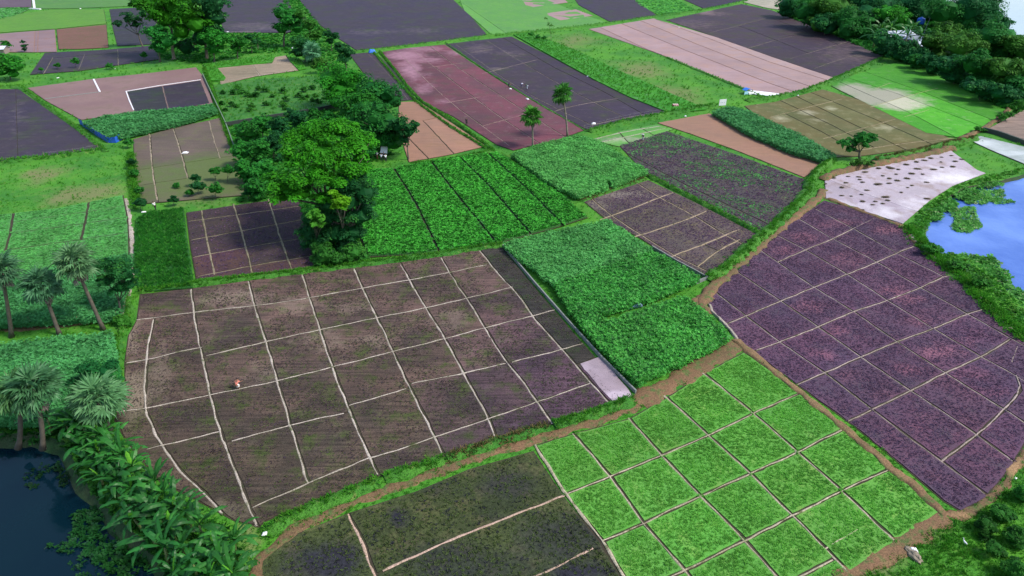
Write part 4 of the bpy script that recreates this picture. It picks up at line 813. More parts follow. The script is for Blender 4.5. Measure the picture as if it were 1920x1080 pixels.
tree('light green feathery tree in the middle of the tree line', (592, 92), [(565, 28, 10, 2), (580, 48, 14, 1), (598, 62, 12, 0), (588, 70, 12, 0)], 'lf_lime', n=2000, size=.5, color=(.42, .55, .5))
tree('dark bushy tree below the light feathery one', (572, 116), [(566, 80, 16), (584, 92, 16), (560, 98, 14), (590, 108, 14)], 'lf_treedark', n=2800, size=.45, color=(1.2, 1.2, 1.1)); tree('small dark tree above the end of the tree line', (622, 96), [(614, 64, 9), (626, 68, 9), (620, 78, 8)], 'lf_treedark', n=1100, size=.45)
tree('rounded very dark tree at the lower end of the tree line', (650, 134), [(640, 92, 12), (652, 100, 12), (644, 112, 12), (632, 84, 7)], 'lf_treedark', n=1900, size=.45); tree('grey-green scrubby tree beside the beds, left of the very dark rounded one', (606, 138), [(600, 118, 12), (618, 124, 10), (588, 124, 9)], 'lf_olive', n=1400, size=.4)
tree('green tree on the left edge below the pink field', (20, 150), [(14, 116, 18), (32, 124, 14), (4, 132, 16), (26, 138, 12)], 'lf_tree', n=3000, size=.45, color=(1.2, 1.3, 1)); tree('tiny rounded tree on the pink field at the left edge', (12, 96), [(8, 82, 7), (15, 86, 6)], 'lf_tree', n=500, size=.45); tree('slim dark shrub-like tree on the pink field', (46, 98), [(43, 79, 4), (46, 86, 5), (47, 93, 4)], 'lf_treedark', n=400, size=.4)
for x, y, r, by, lb in ((142, 116, 8, 128, 'largest round shrub at the edge of the slate plots'), (108, 123, 6, 131, 'second round shrub from the left on the slate plots'), (77, 130, 3.5, 138, 'smallest, leftmost shrub on the slate plots'), (206, 124, 7, 130, 'low round shrub below the slate plot ridge'), (269, 104, 7, 113, 'dim shrub at the right end of the slate plots'),
                        (240, 268, 9, 278, 'shrub touching the end of the blue net fence'), (247, 304, 8, 316, 'dark upper shrub left of the brown plots'), (252, 325, 9, 338, 'green middle shrub left of the brown plots'), (262, 357, 8, 367, 'thin shrub left of the tan plots'), (264, 382, 12, 396, 'dark shrub left of the walking person in white'), (325, 375, 9, 386, 'small round dark tree right of the walking person in white'),
                        (366, 334, 9, 352, 'upper dark shrub in the clump on the tan plots'), (372, 350, 14, 366, 'largest dark shrub in the clump on the tan plots'), (404, 322, 11, 340, 'left one of two small trees above the clump'), (427, 320, 12, 344, 'right one of two small trees above the clump'), (404, 356, 15, 374, 'broad bushy shrub right of the clump'), (356, 362, 7, 370, 'lowest small shrub of the clump'), (331, 348, 6, 354, 'thin yellowish shrub on the tan plot'), (466, 362, 10, 372, 'dark shrub by the white sack near the dark purple plot'),
                        (232, 245, 8, 252, 'dark round shrub growing inside the curved trellis strip')):
    tree(lb, (x, by), [(x - r * .4, y, r * .65), (x + r * .4, y + 1, r * .6), (x, y - r * .35, r * .6)], 'lf_treedark' if 'dark' in lb else 'lf_tree', cat='shrub', name='shrub', n=600, size=.3, tr=.05)
rs = random.Random(5); k = 0
for i in range(34):
    x = rs.uniform(415, 600); y = rs.uniform(168, 212)
    if y > 222 - (x - 415) * .09: continue
    r = rs.uniform(4, 7.5); tree('small young fruit tree scattered in the orchard plot', (x, y), [(x - r * .4, y - r * .8, r * .6), (x + r * .4, y - r * .6, r * .6), (x, y - r * 1.2, r * .5)], 'lf_shrub', cat='shrub', name='orchard_tree', n=330, size=.34, tr=.04, group='young fruit trees in the orchard', color=rs.choice([(1, 1, 1), (.7, .8, .8), (1.3, 1.2, 1)]))
# --- right
tree('lone dark green tree with twin crown on the grassy bank beside the pale plot', (1612, 300), [(1586, 268, 12, 0), (1592, 280, 10, 0), (1612, 260, 13, 0), (1630, 262, 12, 0), (1622, 272, 9, 0), (1602, 270, 10, 1)], 'lf_tree', n=3600, size=.34, tr=.24, core=.55, color=(.9, 1.05, 1.2))
tree('dark scrubby bush under the lone twin-crowned tree', (1616, 318), [(1612, 304, 9), (1630, 306, 8), (1600, 310, 7)], 'lf_olive', cat='shrub', name='shrub', n=900, size=.26, color=(.9, .8, .9))
WOOD = [((1480, 34), [(1478, 8, 18), (1490, 16, 14)], 0, 'leftmost tree of the wood, at its upper end'), ((1512, 52), [(1510, 22, 20), (1526, 30, 16)], 1, 'second tree from the left end of the wood'), ((1556, 58), [(1556, 10, 24), (1572, 20, 22), (1545, 28, 18)], 2, 'pale-topped tree near the left end of the wood'), ((1545, 66), [(1542, 44, 16), (1558, 50, 14)], 0, 'low dark tree on the field side of the wood, left part'),
        ((1600, 72), [(1592, 38, 22), (1612, 46, 18)], 1, 'mid-dark tree above the feathery bushes'), ((1640, 52), [(1636, 4, 26), (1655, 14, 24)], 0, 'tall dark tree at the very top, left of centre of the wood'), ((1672, 66), [(1666, 26, 18), (1682, 34, 16)], 3, 'bright green round tree above the white roof'), ((1722, 50), [(1712, 4, 26), (1735, 8, 24), (1725, 26, 20)], 0, 'dark tree behind the utility pole'),
        ((1778, 70), [(1768, 20, 26), (1790, 34, 20), (1775, 44, 18)], 1, 'dark tree right of the utility pole'), ((1842, 70), [(1815, 14, 26), (1842, 14, 28), (1862, 36, 20), (1825, 38, 20), (1880, 46, 14)], 0, 'tallest spreading tree against the bright river'), ((1780, 92), [(1772, 62, 18), (1792, 66, 16)], 2, 'low pale tree below the grey roof'),
        ((1700, 118), [(1694, 92, 18), (1712, 100, 16), (1684, 102, 14)], 0, 'dark tree below the white roof'), ((1660, 104), [(1652, 76, 16), (1668, 84, 16)], 0, 'dark tree between field corner and white roof'), ((1752, 118), [(1744, 78, 16), (1764, 84, 18), (1752, 98, 14)], 2, 'pale olive tree right of the banana clump'), ((1812, 128), [(1800, 84, 22), (1824, 88, 20), (1812, 104, 16)], 2, 'broad olive tree in the middle of the wood'),
        ((1868, 122), [(1856, 70, 24), (1882, 74, 22), (1868, 94, 18)], 1, 'dense green tree below the tallest spreading tree'), ((1914, 134), [(1904, 84, 22), (1924, 96, 22)], 2, 'olive-yellow tree on the right edge of the photo'), ((1788, 158), [(1776, 122, 18), (1796, 128, 18), (1784, 142, 14)], 0, 'dark tree on the rice field side, left part'), ((1838, 166), [(1828, 120, 22), (1850, 128, 20), (1838, 144, 16)], 1, 'rounded tree on the rice field side, middle'),
        ((1890, 180), [(1880, 128, 22), (1902, 138, 20), (1888, 156, 16)], 2, 'brownish olive tree on the rice field side, right part'), ((1752, 140), [(1742, 116, 13), (1758, 122, 12)], 0, 'small dark tree at the top corner of the rice field'), ((1836, 188), [(1820, 162, 14), (1842, 168, 14)], 0, 'low dark tree touching the rice field edge'), ((1888, 198), [(1874, 174, 15), (1896, 180, 14)], 0, 'lowest dark tree at the right end of the wood'),
        ((1926, 190), [(1918, 160, 20), (1940, 168, 18)], 1, 'tree cut by the right edge above the ploughed plot'), ((1720, 128), [(1716, 112, 10), (1728, 116, 9)], 1, 'smallest green tree by the two white things in the shade'), ((1960, 130), [(1960, 90, 24), (1985, 100, 24)], 1, ''), ((1990, 190), [(1980, 150, 26), (2010, 160, 24)], 0, ''), ((1610, 40), [(1600, 2, 22), (1580, -6, 20)], 0, 'dark tree at the top edge behind the pale-topped tree'), ((1690, 40), [(1685, -8, 24), (1672, 4, 18)], 1, 'tree at the top edge above the bright round tree')]
WC = [('lf_treedark', (1.3, 1.4, 1.5)), ('lf_tree', (.85, .9, 1.2)), ('lf_olive', (1.0, 1.0, 1.)), ('lf_tree', (1.5, 1.5, .9))]
for b, l, c, lb in WOOD:
    if not lb: lb = 'upper tree of the riverside wood just beyond the right edge' if b[1] < 150 else 'lower tree of the riverside wood just beyond the right edge'
    tree(lb, b, l, WC[c][0], n=int(3200 + 1500 * len(l)), size=.5, color=WC[c][1], group='trees of the riverside wood', core=.7, grow=1.3, low=3)
tree('thin feathery bare tree on the top edge of the green meadow', (1034, 78), [(1030, 48, 7), (1034, 62, 7), (1026, 36, 5)], 'lf_lime', n=160, size=.4, tr=.06, core=.1, color=(.5, .5, .5)); tree('dark low bush clump left of the feathery bare tree', (1012, 74), [(996, 64, 5), (1008, 69, 5), (1020, 74, 5)], 'lf_tree', cat='shrub', name='shrub', n=700, size=.3)
for lb, b, l in (('bushy plants at the right corner of the rice field', (1905, 215), [(1900, 200, 10), (1912, 196, 10), (1906, 208, 8)]), ('leafy shrub on the corner bank by the grey wet plot', (1885, 228), [(1878, 220, 8), (1890, 216, 8)]), ('dark round shrub at the top of the grey wet plot', (1838, 248), [(1834, 242, 6), (1844, 244, 5)]),
                 ('dark green bush on the pond bank beside the purple field', (1750, 478), [(1742, 466, 12), (1756, 470, 11)]), ('bright green bush on the pond bank further down', (1840, 540), [(1832, 528, 12), (1846, 532, 10)]), ('green bush by the pale pond bank', (1798, 508), [(1790, 498, 12), (1806, 502, 9)])):
    tree(lb, b, l, 'lf_shrub', cat='shrub', name='shrub', n=800, size=.28, color=(1.2, 1.2, 1), tr=.04)
for i, (x, y, r, c, lb) in enumerate(((1848, 985, 17, .7, 'dark shrub beside the lower corner of the purple field'), (1880, 962, 18, 1.1, 'green shrub above the dark one in the lower right corner'), (1908, 1005, 22, .9, 'shrub cut by the right edge, lower right corner'), (1868, 1030, 16, .8, 'shrub low in the right corner beside the grassy slope'), (1920, 925, 18, 1.5, 'bright shrub below the end of the purple field'), (1905, 1068, 22, .9, 'shrub cut by the bottom edge near the right corner'), (1846, 1006, 9, .5, 'small dark shrub in the ditch'))):
    tree(lb, (x, y + r * .6), [(x - r * .4, y, r * .6), (x + r * .45, y + 3, r * .6), (x, y - r * .4, r * .55), (x, y + r * .4, r * .6)], 'lf_shrub', cat='shrub', name='shrub', n=2600, size=.2, color=(c, c * 1.05, c * .95), tr=.05, core=.8)
tree('dark tree with slim forked trunk right of the fan palms', (226, 594), [(212, 505, 24, 1), (236, 516, 20, 0), (200, 528, 16, 0), (226, 540, 16, 0), (246, 535, 12, 0)], 'lf_treedark', n=5200, size=.26, tr=.13, core=.5, color=(1.2, 1.2, 1.1))
tree('round dark bush behind the lowest fan palm', (184, 760), [(172, 702, 24, 2), (202, 696, 20, 2), (150, 722, 20, 2), (160, 744, 20, 1), (214, 712, 14, 1)], 'lf_treedark', n=7000, size=.24, tr=.13, color=(1.2, 1.4, 1.3), core=.7)
tree('small bright bush beside the path under the dark forked tree', (232, 612), [(228, 600, 12), (238, 604, 10)], 'lf_shrub', cat='shrub', name='shrub', n=900, size=.2, tr=.04, color=(1.3, 1.2, 1), core=.75)
# ------------------------------------------------------------------ fan palms
M['lf_palm'] = leaf_mat('fan_palm_leaves', (.055, .16, .06), (.11, .24, .10), trans=.2, rough=.5, spec=.3); M['lf_palmfar'] = leaf_mat('bright_fan_palm_leaves', (.04, .20, .02), (.08, .27, .04), trans=.2)
M['lf_dead'] = leaf_mat('dead_palm_leaves', (.32, .26, .24), (.20, .15, .11), trans=.1)
def fan_leaf(seed, mat, span=250, n=18, pet=1.0, rad=1.3, name='leaf'):
    rs = random.Random(seed); V, Fs = [], []
    tube(V, Fs, [Vector((0, 0, 0)), Vector((pet * .5, 0, .05)), Vector((pet, 0, 0))], [.05, .035, .03], 4)
    c = Vector((pet * .96, 0, 0))
    for k in range(n):
        a = R(-span / 2 + span * (k + .5) / n); da = R(span / n) * .5; r = rad * rs.uniform(.86, 1.08) * (1 - .12 * abs(a) / R(span / 2)); f = .07 if k % 2 else -.07
        d = lambda an, rr, z: c + Vector((math.cos(an) * rr, math.sin(an) * rr, z - .22 * rr * rr))
        b = len(V); V += [c, d(a - da, r * .6, .03), d(a - da * .3, r * .82, f), d(a + rs.uniform(-.05, .05), r, f - .12), d(a + da * .3, r * .82, f), d(a + da, r * .6, .03), d(a, r * .55, f * 1.3)]
        Fs += [(b, b + 1, b + 6), (b, b + 6, b + 5), (b + 1, b + 2, b + 3, b + 6), (b + 6, b + 3, b + 4, b + 5)]
    me = bpy.data.meshes.new('fan_leaf'); me.from_pydata([tuple(v) for v in V], [], Fs); me.polygons.foreach_set('use_smooth', [False] * len(me.polygons)); me.materials.append(mat)
    at_ = me.attributes.new('rnd', 'FLOAT', 'POINT'); g_ = [rs.uniform(0, 1)] * len(V); at_.data.foreach_set('value', g_); return me
FAN = [fan_leaf(i, M['lf_palm']) for i in range(4)]; FANF = [fan_leaf(i + 9, M['lf_palmfar'], n=12) for i in range(3)]; FAND = [fan_leaf(i + 20, M['lf_dead'], span=110, n=8, rad=.8) for i in range(2)]
def palm(label, base, top, s=1., nl=30, far=False, bend=.6, seed=0, skirt=9, color=None, tr=.22, trunk_only=False, group='tall fan palms'):
    rs = random.Random(seed); b = at(*base); root = empty('fan_palm', b); tag(root, label, 'palm tree', group)
    T = at_plane(top[0], top[1], b.y + rs.uniform(-.3, .3)) - b; pts = []
    for i in range(9):
        t = i / 8; pts.append(Vector((T.x * (t + bend * t * (1 - t)), T.y * t, T.z * t)))
    V, Fs = [], []; tube(V, Fs, pts, [tr * (1.55 if i == 0 else 1.05 - .035 * i) for i in range(9)], 9); mesh_py('trunk', V, Fs, M['palebark' if far else 'bark'], root, smooth=True)
    for i in range(nl):
        t = (i + .5) / nl; el = R(82 - 118 * t ** .85) + rs.uniform(-.12, .12); az = i * 2.399 + rs.uniform(-.2, .2)
        o = link(bpy.data.objects.new('leaf', rs.choice(FANF if far else FAN)), root); o.location = T + Vector((0, 0, -.12 * t * 3 * s * .4)); k = s * rs.uniform(.85, 1.1); o.scale = (k, k, k)
        o.rotation_euler = Matrix.Rotation(az, 4, 'Z').to_3x3().to_4x4().to_euler(); o.rotation_mode = 'QUATERNION'
        o.rotation_quaternion = (Matrix.Rotation(az, 3, 'Z') @ Matrix.Rotation(-el, 3, 'Y') @ Matrix.Rotation(rs.uniform(-.5, .5), 3, 'X')).to_quaternion()
        if color: o.color = (*color, 1)
    for i in range(skirt):
        o = link(bpy.data.objects.new('dead_leaf', rs.choice(FAND)), root); o.location = T * (1 - .035 * (i % 3)) + Vector((0, 0, -.3 * s)); k = s * rs.uniform(.7, .95); o.scale = (k, k, k); o.rotation_mode = 'QUATERNION'
        o.rotation_quaternion = (Matrix.Rotation(rs.uniform(0, 6.28), 3, 'Z') @ Matrix.Rotation(R(rs.uniform(55, 85)), 3, 'Y')).to_quaternion()
    return root
palm('fan palm cut by the left edge of the photo, in the upper row', (22, 632), (2, 508), 1.1, 24, bend=.15, seed=1, color=(.75, .9, 1)); palm('shorter bluish fan palm second in the upper row, with a skirt of dead leaves', (112, 628), (78, 535), 1.1, 26, seed=2, skirt=16, color=(.65, .85, .95))
palm('tallest fan palm of the upper row, leaning left over the vine trellis', (194, 618), (139, 492), 1.15, 24, seed=3, bend=.25, skirt=12); palm('lowest fan palm with a broad crown right above the banana plants', (206, 806), (181, 748), 1.35, 26, seed=4, skirt=7, color=(.95, 1.05, 1))
palm('fan palm on the left edge with drooping pale dead leaves, above the dark pond', (34, 840), (28, 736), 1.1, 24, seed=5, skirt=14, color=(.8, .9, .7)); palm('dark fan palm crown right of the one with pale dead leaves, above the dark pond', (80, 842), (62, 728), 1.2, 24, seed=6, skirt=4, color=(.6, .8, .75))
palm('taller of two lone palms standing among the purple fields', (1064, 256), (1054, 176), 1.15, 26, far=True, seed=7, bend=-.5, skirt=8, tr=.2, color=(.9, .85, 1)); palm('shorter of two lone palms standing among the purple fields', (999, 276), (998, 218), 1.15, 24, far=True, seed=8, bend=0, skirt=8, tr=.2, color=(1.1, 1, 1))
palm('small bluish palm-like plant in the tree line above the rice corner', (588, 122), (584, 96), 1.5, 16, seed=9, skirt=0, color=(1, 1.3, 1.5), group='x'); 
# ------------------------------------------------------------------ banana plants
M['lf_banana'] = leaf_mat('banana_leaves', (.020, .125, .018), (.040, .19, .028), trans=.3, rough=.42, spec=.3, large=.5); M['lf_bananay'] = leaf_mat('young_banana_leaves', (.12, .42, .03), (.18, .48, .05), trans=.4, rough=.4)
M['banana_stem'] = plain('banana_stem', (.12, .17, .05), .6, .3)
def banana_leaf(seed, L=2.4, W=.62, arch=1.1, mat=None):
    rs = random.Random(seed); V, Fs, nseg = [], [], 12; pos = Vector((0, 0, 0)); ang = .35; pts = []
    for i in range(nseg + 1):
        pts.append((pos.copy(), ang)); ang -= arch / nseg * (1.4 * i / nseg + .3); pos += Vector((math.cos(ang), 0, math.sin(ang))) * L / nseg
    for i, (p, a) in enumerate(pts):
        t = i / nseg; w = 0 if t < .12 else W * .5 * math.sin(min(1, (t - .12) / .25) * math.pi / 2) * (1 - max(0, (t - .7) / .3) ** 2.2)
        if 0 < t < 1: w *= rs.uniform(.86, 1.06)
        w = max(w, .02); up = Vector((-math.sin(a), 0, math.cos(a))); dr = .28 * w / (W * .5)
        V += [p + Vector((0, -w, 0)) - up * dr * w * .9 + up * .02 * (i % 2), p + up * .03, p + Vector((0, w, 0)) - up * dr * w * .9 + up * .02 * ((i + 1) % 2)]
    for i in range(nseg):
        for j in range(2):
            if rs.random() < .06 and 2 < i < nseg - 1: continue
            Fs.append((i * 3 + j, i * 3 + j + 1, i * 3 + j + 4, i * 3 + j + 3))
    b = len(V); tube(V, Fs, [p[0] - Vector((0, 0, .03)) for p in pts[::3]], [.035, .03, .022, .015, .008], 4)
    me = bpy.data.meshes.new('banana_leaf'); me.from_pydata([tuple(v) for v in V], [], Fs); me.materials.append(mat or M['lf_banana'])
    me.attributes.new('rnd', 'FLOAT', 'POINT').data.foreach_set('value', [rs.random()] * len(V)); return me
BAN = [banana_leaf(i, 2.3 + .15 * (i % 4), .42 + .04 * (i % 3), .9 + .3 * (i % 4)) for i in range(8)]; BANY = [banana_leaf(40 + i, 1.5, .34, .3, M['lf_bananay']) for i in range(2)]
def banana(label, base, h=2.2, s=1., nl=8, seed=0, color=None, group='banana plants along the pond', young=True):
    rs = random.Random(seed); b = at(*base) if len(base) == 2 else Vector(base); root = empty('banana_plant', b, rs.uniform(0, 6)); tag(root, label, 'banana plant', group)
    V, Fs = [], []; lean = Vector((rs.uniform(-.3, .3), rs.uniform(-.3, .3), h)); tube(V, Fs, [Vector((0, 0, -.3)), lean * .5, lean], [.15 * s, .12 * s, .07 * s], 7); mesh_py('stem', V, Fs, M['banana_stem'], root, smooth=True)
    for i in range(nl):
        o = link(bpy.data.objects.new('leaf', rs.choice(BAN)), root); o.location = lean; k = s * rs.uniform(.8, 1.15); o.scale = (k, k, k); el = R(74 - 78 * i / nl) + rs.uniform(-.1, .1)
        o.rotation_mode = 'QUATERNION'; o.rotation_quaternion = (Matrix.Rotation(i * 2.399 + rs.uniform(-.4, .4), 3, 'Z') @ Matrix.Rotation(-el + .3, 3, 'Y') @ Matrix.Rotation(rs.uniform(-.5, .5), 3, 'X')).to_quaternion()
        if color: o.color = (*color, 1)
    if young:
        o = link(bpy.data.objects.new('young_leaf', rs.choice(BANY)), root); o.location = lean; o.rotation_mode = 'QUATERNION'; o.rotation_quaternion = (Matrix.Rotation(rs.uniform(0, 6), 3, 'Z') @ Matrix.Rotation(-R(rs.uniform(50, 75)), 3, 'Y')).to_quaternion()
    return root
ORD = 'first second third fourth fifth sixth seventh eighth ninth tenth eleventh twelfth thirteenth fourteenth fifteenth sixteenth seventeenth eighteenth nineteenth twentieth'.split()
rows = (('overhanging the dark pond', [(122, 806), (150, 832), (168, 866), (186, 898), (214, 926), (236, 952), (262, 984), (286, 1012), (304, 1042), (326, 1076), (345, 1110)], (.62, .8, .9)),
        ('in the middle row along the bank', [(140, 800), (170, 826), (190, 854), (206, 880), (226, 902), (250, 926), (274, 950), (296, 976), (320, 1004), (338, 1034), (362, 1064), (384, 1092)], (.85, .92, .9)),
        ('in the row on the field side of the bank', [(158, 806), (188, 824), (212, 846), (234, 872), (254, 896), (280, 918), (306, 938), (330, 956), (352, 980), (376, 1004), (404, 1030), (428, 1022), (420, 1060), (446, 1100)], (1.05, 1.05, .95)))
for ri, (txt, pts_, cl) in enumerate(rows):
    for i, p in enumerate(pts_):
        k_ = random.uniform(.8, 1.15); banana(f'{ORD[i]} banana plant from the top {txt}', (p[0] + 10 + random.uniform(-4, 4), p[1] + 14 + random.uniform(-4, 4)), 1.2 + .35 * ri + random.uniform(-.3, .4), random.uniform(.75, 1.05), 11, 100 + ri * 30 + i, color=tuple(c * k_ for c in cl), young=(i + ri) % 3 == 0)
banana('banana plant with dark leaves just below the dark fan palm crown', (98, 812), 1.9, 1.1, 8, 180, (.5, .65, .7), young=False)
for i, (x, y, lb) in enumerate(((1648, 78, 'leftmost banana plant of the pale clump in the wood'), (1664, 76, 'middle banana plant of the pale clump in the wood'), (1636, 92, 'banana plant by the end of the dark purple field'), (1694, 92, 'bluish banana plant in front of the white roof'), (1702, 80, 'bright banana plant beside the blue water tank'), (1720, 92, 'banana plant between the blue tank and the grey roof'))):
    banana(lb, (x, y), 4.2, 1.9, 9, 200 + i, (1.5, 1.1, 1.0) if i < 2 or i == 4 else (1.0, 1.0, 1.2), group='banana plants in the wood')

# ------------------------------------------------------------------ people
def clothmat(name, c): return plain(name, c, .85, .12, 8)
SKIN = clothmat('skin', (.20, .10, .06)); HAIR = clothmat('hair', (.01, .01, .012))
def skin_obj(name, verts, edges, radii, mat, parent, root=0, sub=1):
    me = bpy.data.meshes.new(name); me.from_pydata([tuple(v) for v in verts], edges, []); me.materials.append(mat); o = link(bpy.data.objects.new(name, me), parent)
    md = o.modifiers.new('skin', 'SKIN'); md.use_smooth_shade = True
    for i, r in enumerate(radii): me.skin_vertices[0].data[i].radius = (r, r) if not isinstance(r, tuple) else r
    me.skin_vertices[0].data[root].use_root = True
    s = o.modifiers.new('sub', 'SUBSURF'); s.levels = sub; s.render_levels = sub; return o
def person(label, px, rz=0, bend=0., knees=0., arms=(.3, .3), stride=0., shirt=(.7, .72, .75), lower=(.02, .02, .03), style='trousers', head=None, z=.12, group=None):
    """bend: torso lean in radians, knees: 0 straight .. 1 full squat, arms: forward swing per arm"""
    b = at(*px); b.z = z; root = empty('person', b, rz); tag(root, label, 'person', group); X = Vector
    hip_z = .88 - .55 * knees; hb = -.18 * math.sin(bend) - .12 * knees
    pel = X((0, hb, hip_z)); sdir = X((0, math.sin(bend), math.cos(bend))); up = lambda d: pel + sdir * d
    chest, neck, head_c, head_t = up(.38), up(.53), up(.62) + X((0, .02, 0)), up(.74) + X((0, .03, 0))
    V = [pel, up(.18), chest, neck, head_c, head_t]; E = [(0, 1), (1, 2), (2, 3), (3, 4), (4, 5)]; Rd = [.125, .115, .135, .055, .095, .07]
    V.append(head_c + X((0, .1, 0))); E.append((4, 6)); Rd.append(.02); legs = []; armj = []
    for s in (-1, 1):
        hip = pel + X((s * .09, 0, -.03)); fy = s * stride * .3; knee = X((s * (.1 + .08 * knees), hb * .3 + .33 * knees + fy * .6, .46 - .02 * knees)); ank = X((s * .11, fy - .03, .08)); toe = ank + X((0, .17, -.045)); i = len(V)
        V += [hip, knee, ank, toe]; E += [(0, i), (i, i + 1), (i + 1, i + 2), (i + 2, i + 3)]; Rd += [.095, .06, .042, .035]; legs.append((hip, knee, ank))
        sh = chest + X((s * .19, 0, 0)) + sdir * .06; a = arms[0 if s < 0 else 1]; el = sh + X((s * .06, math.sin(a) * .28, -math.cos(a) * .28)); wr = el + X((-s * .02, math.sin(a + .35) * .25, -math.cos(a + .35) * .25)); hd = wr + (wr - el).normalized() * .08; i = len(V)
        V += [sh, el, wr, hd]; E += [(2, i), (i, i + 1), (i + 1, i + 2), (i + 2, i + 3)]; Rd += [.062, .043, .03, .035]; armj.append((sh, el, wr))
        dn = (wr - el).normalized(); sd_ = X((0, 1, 0)).cross(dn); sd_ = sd_.normalized() if sd_.length > .1 else X((1, 0, 0)); fr = dn.cross(sd_).normalized()
        for f, (o_, L) in enumerate(((-.03, .075), (-.01, .085), (.01, .08), (.03, .065))):
            j = len(V); V += [hd + fr * o_ + dn * .035, hd + fr * o_ + dn * (.03 + L) + sd_ * (-s * .02)]; E += [(i + 3, j), (j, j + 1)]; Rd += [.009, .008]
        j = len(V); V += [hd + fr * .045 - dn * .01, hd + fr * .07 + dn * .04]; E += [(i + 3, j), (j, j + 1)]; Rd += [.010, .009]
    skin_obj('body', V, E, Rd, SKIN, root)
    sv = [up(.02), up(.18), chest, up(.47)]; se = [(0, 1), (1, 2), (2, 3)]; sr = [(.15), .14, .16, .09]
    for sh, el, wr in armj: i = len(sv); sv += [sh, sh.lerp(el, .75)]; se += [(2, i), (i, i + 1)]; sr += [.08, .062]
    skin_obj('shirt', sv, se, sr, clothmat('shirt', shirt), root)
    if style == 'trousers':
        lv = [pel + sdir * .04]; le = []; lr = [.14]
        for hip, knee, ank in legs: i = len(lv); lv += [hip, knee, ank + X((0, 0, .03))]; le += [(0, i), (i, i + 1), (i + 1, i + 2)]; lr += [.11, .08, .06]
    else:
        kn = (legs[0][1] + legs[1][1]) / 2; an = (legs[0][2] + legs[1][2]) / 2; lv = [pel + sdir * .06, pel.lerp(kn, .5), kn, kn.lerp(an, .7)]; le = [(0, 1), (1, 2), (2, 3)]; lr = [.16, .2, (.24, .2), (.24, .18)]
    skin_obj('lungi' if style != 'trousers' else 'trousers', lv, le, lr, clothmat('lower_cloth', lower), root)
    skin_obj('hair', [head_c - sdir * -.03 + X((0, -.05, .02)), head_t + sdir * .02 + X((0, -.02, .02))], [(0, 1)], [.1, .1], HAIR, root)
    if head == 'hat':
        bm = bmesh.new(); bmesh.ops.create_cone(bm, segments=20, radius1=.34, radius2=.04, depth=.2, cap_ends=True); bm.transform(Matrix.Translation(head_t + X((0, 0, .06)))); me = bpy.data.meshes.new('hat'); bm.to_mesh(me); bm.free(); me.materials.append(clothmat('hat', (.3, .32, .3))); link(bpy.data.objects.new('hat', me), root)
    return root
person('person in a faded red top and white wrapped lungi, squatting in the mulched brown field', (447, 731), R(-10), bend=.75, knees=.45, arms=(.9, .8), shirt=(.62, .20, .15), lower=(.75, .70, .66), style='lungi')
person('person in a white shirt and black trousers walking by the pale rags on the grass', (293, 396), R(60), bend=.35, arms=(.2, .7), stride=.8, shirt=(.72, .74, .74), lower=(.012, .012, .016))
G = 'people gathered at the white board'
person('person in a pale lilac shirt, left of the white board', (708, 300), R(-30), bend=.15, arms=(.4, .6), shirt=(.62, .60, .72), lower=(.16, .05, .03), group=G); person('person in a light grey shirt, in front of the white board', (716, 304), R(5), bend=.3, arms=(.5, .5), shirt=(.50, .54, .66), lower=(.02, .02, .035), group=G)
person('person in a bright white shirt, right of the white board', (724, 305), R(20), bend=.2, arms=(.5, .9), shirt=(.78, .82, .88), lower=(.012, .012, .015), group=G); person('person in dark clothes squeezed in between those at the white board', (720, 301), R(0), bend=.2, shirt=(.03, .03, .05), lower=(.02, .02, .03), group=G)
person('person in black standing on the maroon field by the narrow double bank', (875, 236), R(0), stride=.7, shirt=(.012, .012, .02), lower=(.012, .02, .02)); person('person in dark blue bending beside the maroon field, with a white sack at the feet', (954, 166), R(-100), bend=.6, stride=.6, arms=(.8, .9), shirt=(.03, .04, .09), lower=(.02, .02, .03))
person('person in white, left one of the pair bending on the dark purple field', (978, 165), R(-60), bend=1.1, arms=(.6, .6), stride=.5, shirt=(.65, .66, .78), lower=(.08, .08, .16)); person('person in pale clothes, right one of the pair bending on the dark purple field', (988, 168), R(60), bend=1.15, arms=(.6, .6), stride=.5, shirt=(.05, .12, .08), lower=(.55, .58, .66))
person('person under a wide grey hat on the dark end of the pale green plots', (1205, 265), R(150), bend=.5, knees=.15, arms=(.8, .8), shirt=(.04, .05, .05), lower=(.5, .52, .5), head='hat')
